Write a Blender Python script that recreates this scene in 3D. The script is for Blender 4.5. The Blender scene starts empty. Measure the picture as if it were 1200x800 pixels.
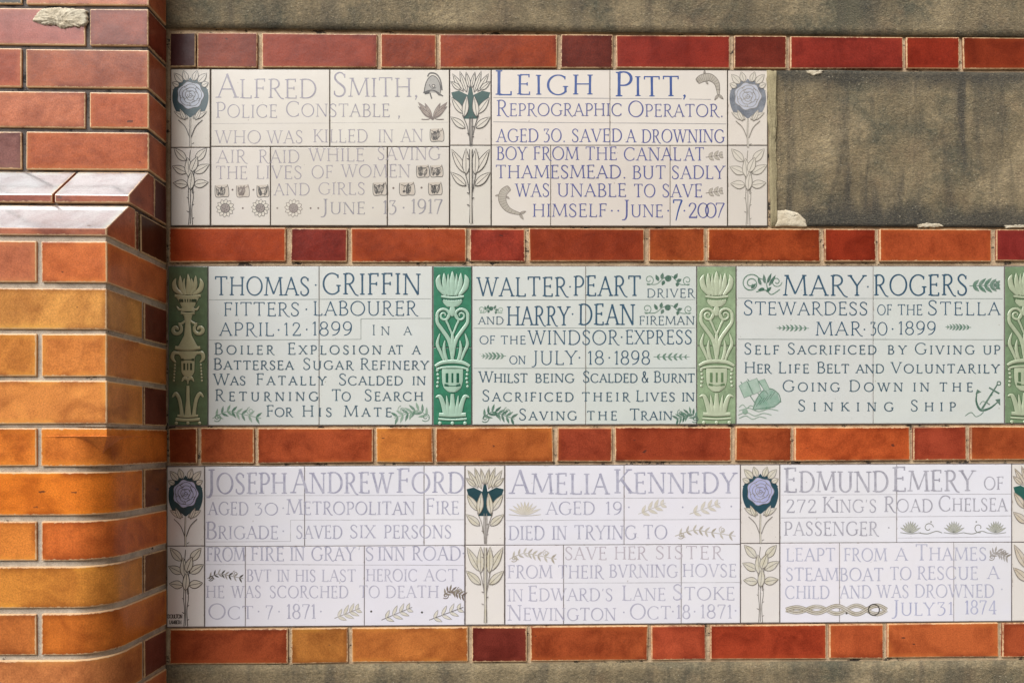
import bpy, bmesh, math, random
from mathutils import Vector, noise as mnoise

# ------------------------------------------------------------------ scene, camera, light
S = bpy.context.scene
COL = S.collection
R = math.radians
rng = random.Random(7)

F_PX = 798.0                 # focal length in pixels of a 1200 px wide picture
PPX, PPY = 636.0, 515.0      # where the optical axis meets the picture
YAW = R(1.05)
CAM = Vector((0.0, -1.33, 1.45))

cam_d = bpy.data.cameras.new('camera')
cam = bpy.data.objects.new('camera', cam_d)
COL.objects.link(cam)
cam.location = CAM
cam.rotation_euler = (R(90), 0, -YAW)
cam_d.sensor_width = 36.0
cam_d.sensor_fit = 'HORIZONTAL'
cam_d.lens = F_PX * 36.0 / 1200.0
cam_d.shift_x = -(PPX - 600.0) / 1200.0
cam_d.shift_y = (PPY - 400.0) / 1200.0
cam_d.clip_start = 0.02
cam_d.clip_end = 2000.0
S.camera = cam

SUN_ELEV, SUN_AZ = 48.0, -36.0      # azimuth: degrees left of straight out of the wall
world = bpy.data.worlds.new('World')
S.world = world
world.use_nodes = True
wn = world.node_tree
wn.nodes.clear()
sky = wn.nodes.new('ShaderNodeTexSky')
sky.sky_type = 'NISHITA'
sky.sun_disc = False
sky.sun_elevation = R(SUN_ELEV)
_sd = Vector((math.sin(R(SUN_AZ)) * math.cos(R(SUN_ELEV)), -math.cos(R(SUN_AZ)) * math.cos(R(SUN_ELEV)), math.sin(R(SUN_ELEV))))
sky.sun_rotation = math.atan2(_sd.x, _sd.y)
sky.air_density = 1.0
sky.dust_density = 6.0
sky.ozone_density = 1.0
hs = wn.nodes.new('ShaderNodeHueSaturation')      # cloud cover takes most of the blue out
hs.inputs['Saturation'].default_value = 0.4
hs.inputs['Value'].default_value = 1.0
bg = wn.nodes.new('ShaderNodeBackground')
bg.inputs['Strength'].default_value = 0.15
wo = wn.nodes.new('ShaderNodeOutputWorld')
wn.links.new(sky.outputs[0], hs.inputs['Color'])
gm = wn.nodes.new('ShaderNodeGamma')              # and evens it out
gm.inputs['Gamma'].default_value = 0.25
wn.links.new(hs.outputs[0], gm.inputs['Color'])
lift = wn.nodes.new('ShaderNodeHueSaturation')
lift.inputs['Value'].default_value = 2.0
wn.links.new(gm.outputs[0], lift.inputs['Color'])
wn.links.new(lift.outputs[0], bg.inputs['Color'])
wn.links.new(bg.outputs[0], wo.inputs[0])

sun_d = bpy.data.lights.new('sun', 'SUN')
sun_d.energy = 1.5
sun_d.angle = R(45)
sun_d.color = (1.0, 0.982, 0.965)
sun = bpy.data.objects.new('sun', sun_d)
COL.objects.link(sun)
sun.rotation_euler = (-_sd).to_track_quat('-Z', 'Y').to_euler()
sun.location = _sd * 6

S.view_settings.view_transform = 'Standard'
S.view_settings.look = 'None'
S.view_settings.gamma = 1.0
S.view_settings.use_curve_mapping = False
S.view_settings.exposure = 1.46

# ------------------------------------------------------------------ helpers
def at(px, py, Y=0.0):
    """the point of the plane y = Y seen at this place of the 1200 x 800 picture"""
    a = (px - PPX) / F_PX
    s, c = math.sin(YAW), math.cos(YAW)
    dx, dy = a * c + s, -a * s + c
    t = (Y - CAM.y) / dy
    return Vector((CAM.x + dx * t, Y, CAM.z - (py - PPY) / F_PX * t))

PX = 1.33 / F_PX             # metres per picture pixel on the wall

def lin(rgb, k=1.0):
    o = []
    for v in rgb:
        v /= 255.0
        v = v / 12.92 if v <= 0.04045 else ((v + 0.055) / 1.055) ** 2.4
        o.append(min(0.95, v * k))
    return tuple(o)

def mix(a, b, t):
    return tuple(x + (y - x) * t for x, y in zip(a, b))

def props(o, label=None, cat=None, group=None, kind=None):
    if label: o['label'] = label
    if cat: o['category'] = cat
    if group: o['group'] = group
    if kind: o['kind'] = kind
    return o

def thing(name, loc, label, cat, group=None):
    o = bpy.data.objects.new(name, None)
    o.empty_display_size = 0.05
    COL.objects.link(o)
    o.location = loc
    return props(o, label, cat, group)

class MB:
    """collects faces in world coordinates; build() links them as ONE mesh object"""
    def __init__(self):
        self.v, self.f, self.m, self.c, self.sm, self.k = [], [], [], [], [], []
        self.mats = []
    def mi(self, mat):
        if mat not in self.mats: self.mats.append(mat)
        return self.mats.index(mat)
    def add(self, verts, faces, mat, col=None, smooth=False, place=None):
        b = len(self.v)
        self.v += [tuple(p) for p in verts]
        k = self.mi(mat)
        for i, f in enumerate(faces):
            self.f.append([b + q for q in f])
            self.m.append(k)
            self.c.append(col[i] if isinstance(col, list) else (col or (1, 1, 1, 0.5)))
            self.sm.append(smooth)
            self.k.append(place[i] if place else None)
    def build(self, name, parent=None, **kw):
        me = bpy.data.meshes.new(name)
        root = parent
        off = Vector((0, 0, 0))
        while root is not None:
            off += root.location
            root = root.parent
        me.from_pydata([(x - off.x, y - off.y, z - off.z) for x, y, z in self.v], [], self.f)
        for m in self.mats: me.materials.append(m)
        me.polygons.foreach_set('material_index', self.m)
        me.polygons.foreach_set('use_smooth', self.sm)
        at_ = me.color_attributes.new('tint', 'FLOAT_COLOR', 'CORNER')
        buf = []
        for p, c in zip(me.polygons, self.c):
            for _ in range(p.loop_total): buf += list(c)
        at_.data.foreach_set('color', buf)
        if True:                                  # where on its brick each corner lies: u, v, length, height
            pl_at = me.color_attributes.new('place', 'FLOAT_COLOR', 'CORNER')
            buf = []
            for p, q in zip(me.polygons, self.k):
                for i in range(p.loop_total): buf += list(q[i]) if q else [0.5, 0.5, 1.0, 1.0]
            pl_at.data.foreach_set('color', buf)
        me.update()
        o = bpy.data.objects.new(name, me)
        COL.objects.link(o)
        if parent: o.parent = parent
        return props(o, **kw)

def solid(mb, base, top, mat, col, edge, bev=0.002, seg=2, jit=0.0, edge_mix=0.35):
    """a prism between two rings of points, its edges rounded; rounded edges take the edge colour"""
    bm = bmesh.new()
    n = len(base)
    j = lambda p: (p[0] + rng.uniform(-jit, jit), p[1] + rng.uniform(-jit, jit) * 0.4, p[2] + rng.uniform(-jit, jit))
    a = [bm.verts.new(j(p)) for p in base]
    b = [bm.verts.new(j(p)) for p in top]
    bm.faces.new(a[::-1]); bm.faces.new(b)
    for i in range(n):
        bm.faces.new((a[i], a[(i + 1) % n], b[(i + 1) % n], b[i]))
    bmesh.ops.recalc_face_normals(bm, faces=bm.faces)
    bm.normal_update()
    sharp = [e for e in bm.edges if e.calc_face_angle(0) > 0.35]
    mainf = set()
    soft = [f for f in bm.faces]
    ret = bmesh.ops.bevel(bm, geom=sharp, offset=bev, segments=seg, profile=0.6, affect='EDGES', clamp_overlap=True)
    ef = set(ret['faces'])
    bm.verts.index_update()
    seed = rng.random()
    vs = [v.co.copy() for v in bm.verts]
    fs, cs = [], []
    ec = mix(col, edge, edge_mix)
    for f in bm.faces:
        fs.append([v.index for v in f.verts])
        cs.append((*(ec if f in ef else col), seed))
    lo = [min(v[i] for v in vs) for i in range(3)]; hi = [max(v[i] for v in vs) for i in range(3)]
    sz = [max(1e-4, hi[i] - lo[i]) for i in range(3)]
    ks = []
    for f in bm.faces:
        if n > 6:                                        # a rounded corner: measure right round it
            ks.append([((v.co.x - lo[0] + v.co.y - lo[1]) / (sz[0] + sz[1]), (v.co.z - lo[2]) / sz[2], sz[0] + sz[1], sz[2]) for v in f.verts])
            continue
        ax = 1 if abs(f.normal.x) > 0.8 else 0
        ks.append([((v.co[ax] - lo[ax]) / sz[ax], (v.co.z - lo[2]) / sz[2], sz[ax], sz[2]) for v in f.verts])
    mb.add(vs, fs, mat, cs, smooth=False, place=ks)
    bm.free()

def box_pts(x0, x1, y0, y1, z):
    return [(x0, y0, z), (x1, y0, z), (x1, y1, z), (x0, y1, z)]

def box(mb, x0, x1, y0, y1, z0, z1, mat, col=(1, 1, 1), edge=(1, 1, 1), bev=0.002, seg=2, jit=0.0, em=0.35):
    solid(mb, box_pts(x0, x1, y0, y1, z0), box_pts(x0, x1, y0, y1, z1), mat, col, edge, bev, seg, jit, em)

# ------------------------------------------------------------------ materials
class NT:
    def __init__(self, name):
        self.mat = bpy.data.materials.new(name)
        self.mat.use_nodes = True
        self.t = self.mat.node_tree
        self.t.nodes.clear()
        self.out = self.n('ShaderNodeOutputMaterial')
        self.b = self.n('ShaderNodeBsdfPrincipled')
        self.l(self.b.outputs[0], self.out.inputs[0])
        self.tc = self.n('ShaderNodeTexCoord').outputs['Object']
    def n(self, k, **kw):
        o = self.t.nodes.new(k)
        for a, v in kw.items(): setattr(o, a, v)
        return o
    def l(self, a, b): self.t.links.new(a, b)
    def put(self, sock, v):
        if hasattr(v, 'is_output'): self.l(v, sock)
        else: sock.default_value = v
    def noise(self, scale, detail=4, rough=0.6, vec=None, dist=0.0):
        o = self.n('ShaderNodeTexNoise')
        o.inputs['Scale'].default_value = scale
        o.inputs['Detail'].default_value = detail
        o.inputs['Roughness'].default_value = rough
        o.inputs['Distortion'].default_value = dist
        self.l(vec or self.tc, o.inputs['Vector'])
        return o.outputs['Fac']
    def ramp(self, fac, stops):
        o = self.n('ShaderNodeValToRGB')
        e = o.color_ramp.elements
        while len(e) < len(stops): e.new(0.5)
        for q, (p, c) in zip(e, stops):
            q.position = p
            q.color = (*c, 1) if len(c) == 3 else c
        self.l(fac, o.inputs[0])
        return o.outputs[0]
    def step(self, fac, a, b):
        o = self.n('ShaderNodeMapRange')
        o.inputs['From Min'].default_value = a
        o.inputs['From Max'].default_value = b
        self.l(fac, o.inputs['Value'])
        return o.outputs[0]
    def mixc(self, fac, a, b, mode='MIX'):
        o = self.n('ShaderNodeMix', data_type='RGBA', blend_type=mode)
        self.put(o.inputs[0], fac)
        for s, v in ((o.inputs[6], a), (o.inputs[7], b)):
            if hasattr(v, 'is_output'): self.l(v, s)
            else: s.default_value = (*v[:3], 1)
        return o.outputs[2]
    def math(self, op, a, b=0.0):
        o = self.n('ShaderNodeMath', operation=op)
        self.put(o.inputs[0], a); self.put(o.inputs[1], b)
        return o.outputs[0]
    def mapping(self, scale, vec=None):
        o = self.n('ShaderNodeMapping')
        o.inputs['Scale'].default_value = scale
        self.l(vec or self.tc, o.inputs['Vector'])
        return o.outputs[0]
    def bump(self, h, strength, dist):
        o = self.n('ShaderNodeBump')
        o.inputs['Strength'].default_value = strength
        o.inputs['Distance'].default_value = dist
        self.l(h, o.inputs['Height'])
        self.l(o.outputs[0], self.b.inputs['Normal'])
        return o

def mat_brick(name, coat, crough, spec, ior=1.6):
    m = NT(name)
    a = m.n('ShaderNodeAttribute', attribute_name='tint')
    sh = m.n('ShaderNodeVectorMath', operation='ADD')
    cmb = m.n('ShaderNodeCombineXYZ')
    k = m.math('MULTIPLY', a.outputs['Alpha'], 37.0)
    for i in range(3): m.l(k, cmb.inputs[i])
    m.l(m.tc, sh.inputs[0]); m.l(cmb.outputs[0], sh.inputs[1])
    v = sh.outputs[0]
    base = a.outputs['Color']
    cloud = m.step(m.noise(17, 4, 0.6, v, 0.6), 0.42, 0.72)
    c = m.mixc(m.math('MULTIPLY', cloud, 0.72), base, m.mixc(1.0, base, (0.42, 0.30, 0.30), 'MULTIPLY'))
    pale = m.step(m.noise(24, 3, 0.5, m.mapping((1, 1, 0.8), v)), 0.56, 0.85)
    c = m.mixc(m.math('MULTIPLY', pale, 0.6), c, m.mixc(1.0, base, (1.35, 1.5, 1.5), 'MULTIPLY'))
    streak = m.step(m.noise(30, 2, 0.5, m.mapping((1.0, 1.0, 0.10), v)), 0.55, 0.8)
    c = m.mixc(m.math('MULTIPLY', streak, 0.42), c, m.mixc(1.0, base, (0.55, 0.42, 0.4), 'MULTIPLY'))
    fine = m.noise(420, 2, 0.6, v)
    c = m.mixc(0.3, c, m.mixc(1.0, c, m.ramp(fine, [(0.3, (0.2, 0.15, 0.15)), (0.7, (1.5, 1.5, 1.4))]), 'MULTIPLY'))
    spot = m.step(m.noise(85, 2, 0.4, m.mapping((0.55, 0.55, 1.0), v)), 0.745, 0.775)
    c = m.mixc(m.math('MULTIPLY', spot, 0.75), c, (0.05, 0.025, 0.02))
    p = m.n('ShaderNodeAttribute', attribute_name='place')
    sep = m.n('ShaderNodeSeparateColor')
    m.l(p.outputs['Color'], sep.inputs[0])
    du = m.math('MULTIPLY', m.math('MINIMUM', sep.outputs[0], m.math('SUBTRACT', 1.0, sep.outputs[0])), sep.outputs[2])
    dv = m.math('MULTIPLY', m.math('MINIMUM', sep.outputs[1], m.math('SUBTRACT', 1.0, sep.outputs[1])), p.outputs['Alpha'])
    d = m.math('MINIMUM', du, dv)                        # metres to the nearest arris
    wob = m.math('MULTIPLY', m.math('SUBTRACT', m.noise(90, 4, 0.7, v), 0.5), 0.012)
    rim = m.step(m.math('ADD', d, wob), 0.012, 0.002)    # the glaze pools or runs thin towards the edges
    pool = m.step(m.noise(9, 2, 0.5, v), 0.48, 0.56)
    c = m.mixc(m.math('MULTIPLY', m.math('MULTIPLY', rim, pool), 0.6), c, m.mixc(1.0, base, (0.40, 0.32, 0.32), 'MULTIPLY'))
    c = m.mixc(m.math('MULTIPLY', m.math('MULTIPLY', rim, m.math('SUBTRACT', 1.0, pool)), 0.55), c, m.mixc(1.0, base, (1.15, 1.35, 1.1), 'MULTIPLY'))
    wob2 = m.math('MULTIPLY', m.math('SUBTRACT', m.noise(160, 4, 0.7, v), 0.52), 0.009)
    chip = m.step(m.math('ADD', d, wob2), 0.0022, 0.0012)
    c = m.mixc(m.math('MULTIPLY', chip, 0.75), c, lin((222, 188, 146)))
    m.l(c, m.b.inputs['Base Color'])
    rr = m.step(m.noise(60, 4, 0.6, v), 0.3, 0.8)
    m.l(m.math('ADD', m.math('MULTIPLY', rr, 0.16), 0.30), m.b.inputs['Roughness'])
    m.b.inputs['Coat Weight'].default_value = coat
    m.b.inputs['Coat Roughness'].default_value = crough
    m.b.inputs['Coat IOR'].default_value = ior
    m.b.inputs['Specular IOR Level'].default_value = spec
    h = m.math('ADD', m.noise(34, 3, 0.55, v), m.math('MULTIPLY', m.noise(260, 2, 0.5, v), 0.14))
    m.bump(h, 0.35, 0.0025)
    return m.mat

def mat_tile():
    m = NT('glazed_tile')
    a = m.n('ShaderNodeAttribute', attribute_name='tint')
    base = a.outputs['Color']
    blot = m.step(m.noise(9, 5, 0.6), 0.35, 0.75)
    c = m.mixc(m.math('MULTIPLY', blot, 0.30), base, m.mixc(1.0, base, (0.88, 0.865, 0.82), 'MULTIPLY'))
    cool = m.step(m.noise(14, 3, 0.5, m.mapping((1, 1, 1.6))), 0.5, 0.8)
    c = m.mixc(m.math('MULTIPLY', cool, 0.3), c, m.mixc(1.0, base, (0.94, 0.96, 1.05), 'MULTIPLY'))
    grain = m.noise(700, 2, 0.7)
    c = m.mixc(0.05, c, m.ramp(grain, [(0.3, (0.1, 0.1, 0.1)), (0.7, (1, 1, 1))]))
    spot = m.step(m.noise(150, 1, 0.3), 0.775, 0.80)
    c = m.mixc(m.math('MULTIPLY', spot, 0.4), c, (0.22, 0.17, 0.12))
    p = m.n('ShaderNodeAttribute', attribute_name='place')
    sep = m.n('ShaderNodeSeparateColor')
    m.l(p.outputs['Color'], sep.inputs[0])
    du = m.math('MULTIPLY', m.math('MINIMUM', sep.outputs[0], m.math('SUBTRACT', 1.0, sep.outputs[0])), sep.outputs[2])
    dv = m.math('MULTIPLY', m.math('MINIMUM', sep.outputs[1], m.math('SUBTRACT', 1.0, sep.outputs[1])), p.outputs['Alpha'])
    d = m.math('ADD', m.math('MINIMUM', du, dv), m.math('MULTIPLY', m.math('SUBTRACT', m.noise(70, 5, 0.75), 0.40), 0.012))
    chip = m.step(d, 0.0009, 0.0003)
    c = m.mixc(m.math('MULTIPLY', chip, 0.7), c, lin((112, 96, 82)))
    halo = m.step(d, 0.006, 0.0)
    c = m.mixc(m.math('MULTIPLY', halo, 0.12), c, m.mixc(1.0, base, (0.80, 0.72, 0.60), 'MULTIPLY'))
    m.l(c, m.b.inputs['Base Color'])
    m.l(m.math('ADD', m.math('MULTIPLY', a.outputs['Alpha'], 0.2), 0.3), m.b.inputs['Roughness'])
    m.b.inputs['Coat Weight'].default_value = 0.6
    m.l(m.math('ADD', m.math('MULTIPLY', a.outputs['Alpha'], 0.14), 0.08), m.b.inputs['Coat Roughness'])
    bp = m.bump(m.math('ADD', m.noise(22, 3, 0.5), m.math('MULTIPLY', m.noise(300, 2, 0.5), 0.05)), 0.3, 0.002)
    wn_ = m.n('ShaderNodeTexWhiteNoise', noise_dimensions='1D')
    m.l(a.outputs['Alpha'], wn_.inputs['W'])
    off = m.n('ShaderNodeVectorMath', operation='SUBTRACT'); off.inputs[1].default_value = (0.5, 0.5, 0.5)
    m.l(wn_.outputs['Color'], off.inputs[0])
    sc = m.n('ShaderNodeVectorMath', operation='SCALE'); sc.inputs['Scale'].default_value = 0.05
    m.l(off.outputs[0], sc.inputs[0])
    geo = m.n('ShaderNodeNewGeometry')
    ad = m.n('ShaderNodeVectorMath', operation='ADD')
    m.l(geo.outputs['Normal'], ad.inputs[0]); m.l(sc.outputs[0], ad.inputs[1])
    nz = m.n('ShaderNodeVectorMath', operation='NORMALIZE')
    m.l(ad.outputs[0], nz.inputs[0]); m.l(nz.outputs[0], bp.inputs['Normal'])
    return m.mat

_inks = {}
def ink(rgb, fade=0.35, ground=(215, 211, 208), k=0.92):
    key = (rgb, fade, ground)
    if key in _inks: return _inks[key]
    m = NT('underglaze_paint')
    c0, c1 = lin(rgb, k), lin(ground, k)
    f = m.step(m.noise(55, 4, 0.65), 0.35, 0.75)
    g = m.step(m.noise(380, 2, 0.6), 0.35, 0.75)
    fac = m.math('ADD', m.math('MULTIPLY', f, fade), m.math('MULTIPLY', g, fade * 0.5))
    m.l(m.mixc(fac, c0, c1), m.b.inputs['Base Color'])
    m.b.inputs['Roughness'].default_value = 0.38
    m.b.inputs['Coat Weight'].default_value = 0.6
    m.b.inputs['Coat Roughness'].default_value = 0.15
    _inks[key] = m.mat
    return m.mat

def mat_mortar(name, c_light, c_dark, c_stain, stain=0.5, bumpk=0.6, holes=0.0):
    m = NT(name)
    c = m.ramp(m.noise(28, 6, 0.7), [(0.3, lin(c_dark)), (0.65, lin(c_light))])
    st = m.step(m.noise(11, 5, 0.7), 0.5, 0.7)
    c = m.mixc(m.math('MULTIPLY', st, stain), c, lin(c_stain))
    c = m.mixc(0.25, c, m.ramp(m.noise(500, 2, 0.7), [(0.3, (0.02, 0.02, 0.02)), (0.7, lin(c_light))]))
    if holes:
        hl = m.step(m.noise(34, 5, 0.75, m.mapping((0.6, 1.0, 1.0))), 1.0 - holes, 1.0 - holes + 0.04)
        c = m.mixc(m.math('MULTIPLY', hl, 0.9), c, (0.012, 0.011, 0.012))
    m.l(c, m.b.inputs['Base Color'])
    m.b.inputs['Roughness'].default_value = 0.9
    m.bump(m.math('ADD', m.noise(90, 5, 0.7), m.noise(420, 3, 0.7)), bumpk, 0.002)
    return m.mat

def mat_cement(name, zlo=None, zhi=None, streaks=0.5):
    m = NT(name)
    c = m.ramp(m.noise(7, 7, 0.65, None, 0.3), [(0.30, lin((108, 98, 76))), (0.5, lin((148, 133, 102))), (0.68, lin((186, 168, 132)))])
    warm = m.step(m.noise(16, 3, 0.6), 0.52, 0.75)
    c = m.mixc(m.math('MULTIPLY', warm, 0.5), c, lin((124, 98, 76)))
    grn = m.step(m.noise(5.5, 6, 0.74), 0.49, 0.63)
    c = m.mixc(m.math('MULTIPLY', grn, 0.8), c, lin((72, 80, 68)))
    run = m.step(m.noise(17, 5, 0.6, m.mapping((1.0, 1.0, 0.12)), 0.4), 0.48, 0.62)
    c = m.mixc(m.math('MULTIPLY', run, streaks), c, lin((58, 60, 58)))
    run2 = m.step(m.noise(38, 3, 0.6, m.mapping((1.0, 1.0, 0.08))), 0.62, 0.74)
    c = m.mixc(m.math('MULTIPLY', run2, 0.5), c, lin((150, 138, 112)))
    if zlo is not None:                                   # ragged algae along the ledges, top and bottom
        sep = m.n('ShaderNodeSeparateXYZ')
        m.l(m.tc, sep.inputs[0])
        wob = m.math('MULTIPLY', m.math('SUBTRACT', m.noise(13, 6, 0.7), 0.5), 0.085)
        z = m.math('ADD', sep.outputs[2], wob)
        lo = m.n('ShaderNodeMapRange'); lo.inputs['From Min'].default_value = zlo + 0.050; lo.inputs['From Max'].default_value = zlo + 0.018
        m.l(z, lo.inputs['Value'])
        hi = m.n('ShaderNodeMapRange'); hi.inputs['From Min'].default_value = zhi - 0.045; hi.inputs['From Max'].default_value = zhi - 0.012
        m.l(z, hi.inputs['Value'])
        al = m.math('MAXIMUM', lo.outputs[0], hi.outputs[0])
        c = m.mixc(m.math('MULTIPLY', al, 0.85), c, lin((50, 56, 56)))
    fine = m.ramp(m.noise(330, 4, 0.75), [(0.32, (0.01, 0.01, 0.01)), (0.55, lin((120, 106, 84))), (0.78, lin((190, 178, 150)))])
    c = m.mixc(0.30, c, fine)
    grit = m.ramp(m.noise(210, 5, 0.8, m.mapping((0.7, 1.0, 1.25))), [(0.34, (0.22, 0.22, 0.24)), (0.5, (1, 1, 1)), (0.66, (1.75, 1.65, 1.5))])
    c = m.mixc(0.5, c, m.mixc(1.0, c, grit, 'MULTIPLY'))
    spk = m.step(m.noise(260, 1, 0.4), 0.72, 0.76)
    c = m.mixc(m.math('MULTIPLY', spk, 0.5), c, lin((190, 180, 155)))
    m.l(c, m.b.inputs['Base Color'])
    m.b.inputs['Roughness'].default_value = 0.92
    m.bump(m.math('ADD', m.noise(60, 6, 0.7), m.math('MULTIPLY', m.noise(400, 3, 0.7), 0.8)), 0.9, 0.005)
    return m.mat

M_BRICK = mat_brick('glazed_brick', 0.15, 0.12, 0.14)
M_WALLBRICK = mat_brick('satin_brick', 0.06, 0.25, 0.12)
M_LEDGE = mat_brick('glossy_brick', 1.0, 0.10, 0.5, 2.1)
M_TILE = mat_tile()
M_JOINT = mat_mortar('cream_mortar', (226, 202, 166), (160, 128, 96), (112, 78, 56), 0.6, 0.8, 0.43)
M_PIERJOINT = mat_mortar('sooty_mortar', (120, 110, 104), (66, 60, 58), (34, 32, 34), 0.85, 0.6, 0.44)
M_LOWJOINT = mat_mortar('limed_mortar', (214, 200, 180), (160, 144, 128), (84, 76, 74), 0.6, 0.6, 0.38)
M_GROUT = mat_mortar('dark_grout', (96, 86, 76), (58, 52, 48), (40, 37, 36), 0.6)
M_GROUT2 = mat_mortar('grey_grout', (136, 126, 124), (98, 90, 90), (70, 64, 64), 0.5)
M_PATCH = mat_mortar('pale_plaster', (232, 222, 198), (196, 178, 146), (122, 100, 70), 0.6)
M_BEAD = mat_mortar('olive_mortar', (176, 164, 128), (136, 124, 94), (100, 92, 74), 0.5)
M_CEM = mat_cement('weathered_cement')

# ------------------------------------------------------------------ ground
def mat_paving():
    m = NT('stone_paving')
    br = m.n('ShaderNodeTexBrick')
    br.inputs['Scale'].default_value = 1.6
    br.inputs['Color1'].default_value = (*lin((96, 91, 84)), 1)
    br.inputs['Color2'].default_value = (*lin((106, 100, 90)), 1)
    br.inputs['Mortar'].default_value = (*lin((80, 76, 70)), 1)
    br.inputs['Mortar Size'].default_value = 0.01
    m.l(m.tc, br.inputs['Vector'])
    m.l(m.mixc(0.4, br.outputs[0], m.ramp(m.noise(5, 6, 0.7), [(0.3, lin((84, 80, 72))), (0.7, lin((112, 106, 96)))])), m.b.inputs['Base Color'])
    m.b.inputs['Roughness'].default_value = 0.85
    return m.mat
g = MB()
g.add([(-300, -300, 0), (300, -300, 0), (300, 300, 0), (-300, 300, 0)], [(0, 1, 2, 3)], mat_paving())
g.build('pavement', kind='structure')

# ------------------------------------------------------------------ unseen buildings added to cut sky light, behind and beside the camera
def mat_plain(name, rgb, rough=0.8):
    m = NT(name)
    m.l(m.ramp(m.noise(2.5, 6, 0.7), [(0.3, lin(tuple(v * 0.8 for v in rgb))), (0.7, lin(rgb))]), m.b.inputs['Base Color'])
    m.b.inputs['Roughness'].default_value = rough
    return m.mat
M_BLOCKER_BRICK, M_BLOCKER_PANE = mat_plain('blocker_brick', (96, 74, 62)), mat_plain('blocker_pane', (40, 46, 52), 0.1)
def added_blocker(x0, x1, y0, y1, h, label):
    o = thing('added_sky_blocker', ((x0 + x1) / 2, (y0 + y1) / 2, 0.0), label, 'building', 'unseen buildings added to block sky light')
    mb = MB(); box(mb, x0, x1, y0, y1, 0.0, h, M_BLOCKER_BRICK, bev=0.02, seg=1); mb.build('wall', o)
    along_x = (x1 - x0) > (y1 - y0)
    L = (x1 - x0) if along_x else (y1 - y0)
    n = int(L / 2.6)
    for f in range(int(h / 3.2)):
        for i in range(n):
            u = (i + 0.5) * L / n; z = 1.0 + f * 3.2
            mb = MB()
            if along_x: box(mb, x0 + u - 0.5, x0 + u + 0.5, y1 - 0.05, y1 + 0.03, z, z + 1.7, M_BLOCKER_PANE, bev=0.01, seg=1)
            else: box(mb, x0 - 0.03, x0 + 0.05, y0 + u - 0.5, y0 + u + 0.5, z, z + 1.7, M_BLOCKER_PANE, bev=0.01, seg=1)
            mb.build('blocker_window', o)
added_blocker(-22, 16, -24, -15, 9.5, 'unseen brick building added across the yard to dim the sky light')
added_blocker(2.9, 8, -14.5, -0.5, 13.0, 'unseen brick building added at the right to darken the side of the pier')

# ------------------------------------------------------------------ brick wall
XR = 1560.0                                  # right end of what is built, in picture pixels on the wall
XP = at(196.3, PPY, 0).x                     # the plane of the pier's side
X1 = at(XR, PPY, 0).x
TOPZ, = (at(600, -330, 0).z,)

wall = thing('brick_wall', (0.35, 0.0, 0.0), 'red and orange glazed brick wall banded with rows of lettered tiles beside the projecting pier', 'wall')
bk = MB()
box(bk, XP - 0.6, X1, 0.0035, 0.24, 0.0, TOPZ, M_JOINT, bev=0.004)
bk.build('mortar_bed', wall)

def yl(pts, x):
    """height of a nearly level edge at x, from its left and right ends"""
    (xa, ya), (xb, yb) = pts
    return ya + (yb - ya) * (x - xa) / (xb - xa)

EDGE = lin((226, 190, 150))
RED, DRED, MAR, ORA, LOR, BRN = (158, 60, 42), (132, 44, 34), (104, 36, 34), (198, 104, 52), (214, 136, 72), (150, 74, 44)
def course(edges_top, edges_bot, bricks, k=1.0):
    mb = MB()
    for (xa, xb, c) in bricks:
        c = lin(tuple(max(0, min(255, q + rng.uniform(-6, 6))) for q in c), k)
        c = (c[0] * 0.86, c[1] * (1.14 if c[1] < 0.15 * c[0] else 0.96), c[2] * 0.84)
        tl, tr = yl(edges_top, xa), yl(edges_top, xb)
        bl, br_ = yl(edges_bot, xa), yl(edges_bot, xb)
        f = [at(xa, bl), at(xb, br_), at(xb, tr), at(xa, tl)]
        yo = rng.uniform(-0.0016, -0.0004)
        front = [(p.x, yo, p.z) for p in f]
        back = [(p.x, 0.06, p.z) for p in f]
        solid(mb, back, front, M_WALLBRICK, c, EDGE, 0.0022, 2, 0.0011, 0.36)
    return mb.build('brick_course', wall)

course(((205, 38.5), (1200, 44.5)), ((205, 79), (1200, 81.5)), [
    (199, 230, (74, 36, 32)), (231.5, 302, (150, 66, 46)), (307, 442, RED), (446, 511, (150, 50, 36)), (515, 653, (150, 58, 38)), (657, 718, (112, 36, 34)),
    (722, 855, (146, 48, 34)), (860, 921, (124, 36, 34)), (926, 1058, (142, 46, 34)), (1062, 1124, (148, 44, 34)), (1128.5, 1264, (146, 52, 38)),
    (1269, 1330, DRED), (1335, 1468, RED), (1473, 1560, DRED)])
course(((200, 267), (1200, 268.5)), ((200, 307), (1200, 306)), [
    (198, 335, (170, 62, 40)), (341, 407, (128, 40, 38)), (411, 546, (172, 66, 40)), (551, 615, (160, 56, 38)), (620, 755, (154, 56, 40)), (760, 826, (168, 62, 42)),
    (830, 961, (170, 66, 40)), (966, 1026, (150, 46, 36)), (1031, 1162, (176, 68, 42)), (1167, 1231, (136, 46, 40)), (1236, 1370, RED), (1375, 1437, DRED), (1442, 1560, RED)])
course(((200, 501.5), (1200, 499.5)), ((200, 543), (1200, 538.5)), [
    (198, 231, (126, 56, 38)), (235, 298, (178, 86, 48)), (302, 437, (176, 76, 44)), (441, 507, (206, 116, 62)), (511, 648, (190, 92, 50)), (653, 717, (154, 58, 42)),
    (721, 857, (156, 62, 42)), (862, 927, (176, 74, 48)), (931, 1066, (192, 86, 50)), (1070, 1132, (170, 66, 46)), (1137, 1270, (180, 84, 50)), (1275, 1337, RED), (1342, 1474, ORA), (1479, 1560, RED)])
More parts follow.
